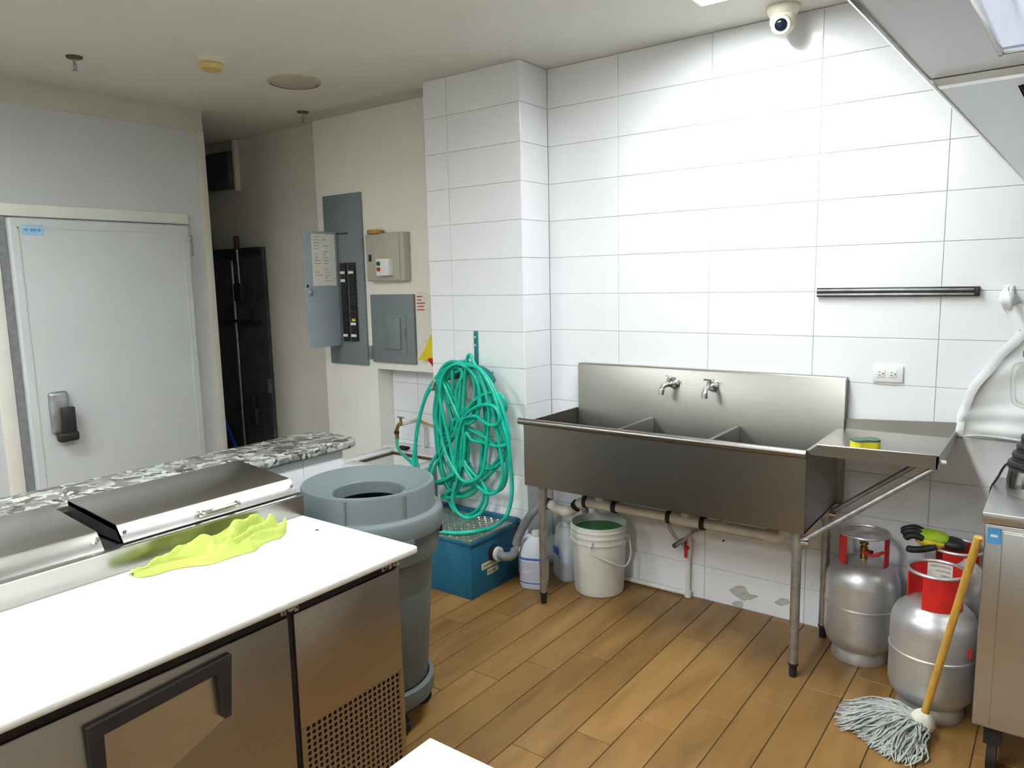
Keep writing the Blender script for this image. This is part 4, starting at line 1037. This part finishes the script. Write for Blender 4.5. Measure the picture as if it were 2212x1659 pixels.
# ================================================================== HOOD
hd = thing('extractor_hood', 'stainless steel extractor hood hanging over the right side', 'hood', (-.206, -2.617, 1.95))
hd.rotation_euler = (0, 0, -math.atan(.0282))
mb = MB(); T = .004
def hp_(x0, x1, y0, y1): mb.box(x0, x1, y0, y1, 0, T)
AX, AY0, AY1 = .104, -.75, .335          # lamp recess, local coordinates
BX, BY0, BY1 = .106, .58, 2.1            # filter bay
W_, YN_, YF_ = 1.25, -1.9, 2.45
hp_(0, AX, YN_, YF_); hp_(AX, W_, AY1, BY0); hp_(AX, W_, BY1, YF_); hp_(AX, W_, YN_, AY0); hp_(.74, W_, AY0, AY1); hp_(1.15, W_, BY0, BY1)
mb.box(0, T, YN_, YF_, 0, .55); mb.box(0, W_, YN_, YN_+T, 0, .55); mb.box(0, W_, YF_-T, YF_, 0, .55); mb.box(W_-T, W_, YN_, YF_, 0, .55); mb.box(0, W_, YN_, YF_, .55, .56)
obj('canopy', mb, 'hood', hd, local=True)
obj('rim', MB().tube([(0, YN_, 0), (0, YF_, 0)], .004, 8), 'chrome', hd, local=True)
mb = MB().prism([(.004, .438, -.001), (.004, .462, -.001), (.012, .462, -.012), (.012, .438, -.012)], (W_-.02, 0, 0))
obj('cross_seam', mb, 'chrome', hd, local=True)
mb = MB()
mb.box(AX-T, AX, AY0, AY1, 0, .09); mb.box(.74, .74+T, AY0, AY1, 0, .09); mb.box(AX, .74, AY1, AY1+T, 0, .09); mb.box(AX, .74, AY0-T, AY0, 0, .09)
lf = obj('lamp_housing', mb, 'chrome', hd, local=True)
mb = MB()
for a in ((AX-.006, AX+.002, AY0, AY1+.006), (AX-.006, .745, AY1-.002, AY1+.006)): mb.box(*a, -.006, .001, bev=.002)
obj('lamp_frame', mb, 'chrome', lf, local=True)
obj('lamp_lens', box(AX+.002, .738, AY0+.002, AY1-.002, .086, .092), 'hoodlamp', lf, local=True)
mb = MB(); mb.box(BX-T, BX, BY0, BY1, 0, .14); mb.box(1.15, 1.15+T, BY0, BY1, 0, .14); mb.box(BX, 1.15, BY0-T, BY0, 0, .14); mb.box(BX, 1.15, BY1, BY1+T, 0, .14); mb.box(BX, 1.15, BY0, BY1, .14, .145)
obj('filter_bay', mb, 'dark', hd, local=True)
for k in range(3):
    y0 = BY0+.012+.503*k
    obj('filter_panel', MB().box(BX+.014, 1.13, y0, y0+.495, .006, .03, bev=.003), 'hood', hd, local=True)
for x in (.1, W_-.1):
    for yy in (YN_+.2, YF_-.2): obj('hanger_rod', MB().cyl((x, yy, .55), (x, yy, H-1.95), .008, 8), 'galv', hd, local=True)

# ================================================================== FOREGROUND TABLE
ft = thing('white_table', 'white topped table whose corner shows at the bottom edge', 'table', (-.4, -3.1, 0))
obj('tabletop', MB().box(-.818, -.20, -3.45, -2.675, .872, .90, bev=.003), 'whitetop', ft)
for x in (-.77, -.25):
    for yy in (-3.40, -2.73): obj('leg', MB().box(x-.02, x+.02, yy-.02, yy+.02, 0, .872, bev=.003), 'galv', ft)
mb = MB().box(-.78, -.24, -2.745, -2.715, .81, .872); mb.box(-.785, -.755, -3.40, -2.73, .81, .872); obj('apron_rail', mb, 'steel', ft)

# ================================================================== CORRIDOR
lk = thing('steel_locker', 'dark steel sheet cabinet standing in the dim corridor', 'cabinet', (-5.35, -.02, 0))
obj('back_sheet', MB().box(-5.90, -4.998, -.005, .029, 0, 1.955, bev=.003), 'locker', lk)
obj('top_rail', MB().box(-5.90, -5.0, -.03, -.004, 1.90, 1.955, bev=.003), 'black', lk)
obj('rod', MB().cyl((-5.37, -.03, .02), (-5.37, -.03, 1.86), .012, 12), 'galv', lk)
obj('shelf_bar', MB().box(-5.88, -5.06, -.06, -.004, 1.37, 1.395, bev=.003), 'black', lk)
obj('shelf_bracket', MB().box(-5.20, -5.17, -.05, -.004, 1.39, 1.47, bev=.003), 'black', lk)
obj('edge_label', MB().box(-5.03, -5.0, -.012, -.004, .82, .93), 'greypipe', lk)
obj('hook', MB().box(-5.30, -5.26, -.05, -.02, 1.93, 2.05, bev=.004), 'brown', lk)
obj('hook', MB().box(-5.66, -5.62, -.05, -.02, 1.93, 2.06, bev=.004), 'brown', lk)
def hang(name, label, cat, px, z0, z1, m, r=.012, head=None):
    t = thing(name, label, cat, (px, -.06, z0))
    obj('handle', MB().cyl((px, -.06, z0), (px-.02, -.05, z1), r, 10), m, t)
    if head: obj('head', MB().box(px-.05, px+.05, -.09, -.035, z0-.12, z0+.02, bev=.012), head, t)
hang('hand_brush', 'brush with pale handle hanging on the dark corridor cabinet', 'brush', -5.24, 1.66, 1.94, 'galv', .009, 'rubber')
hang('work_tool', 'dark tool hanging low on the dark corridor cabinet', 'tool', -5.16, .68, .80, 'rubber', .02, 'black')
b1, b2 = P(484, 902, 'y', -.06), P(512, 972, 'y', -.13)
b0 = b2+(b2-b1)*((b2.z-.012)/(b1.z-b2.z))
tag(obj('broom_stick', MB().cyl(b0, b1, .012, 10), 'bluebroom'), 'bright blue broom stick leaning in the corridor', 'stick')
vb = thing('vent_box', 'dark ventilation box high on the corridor wall', 'vent', (-5.6, -.1, 2.4))
obj('box', MB().box(-5.95, -5.293, -.05, .029, 2.42, 2.70, bev=.006), 'locker', vb)
obj('edge_strip', MB().box(-5.292, -5.262, -.012, .029, 2.40, H-.005, bev=.003), 'ivory', vb)
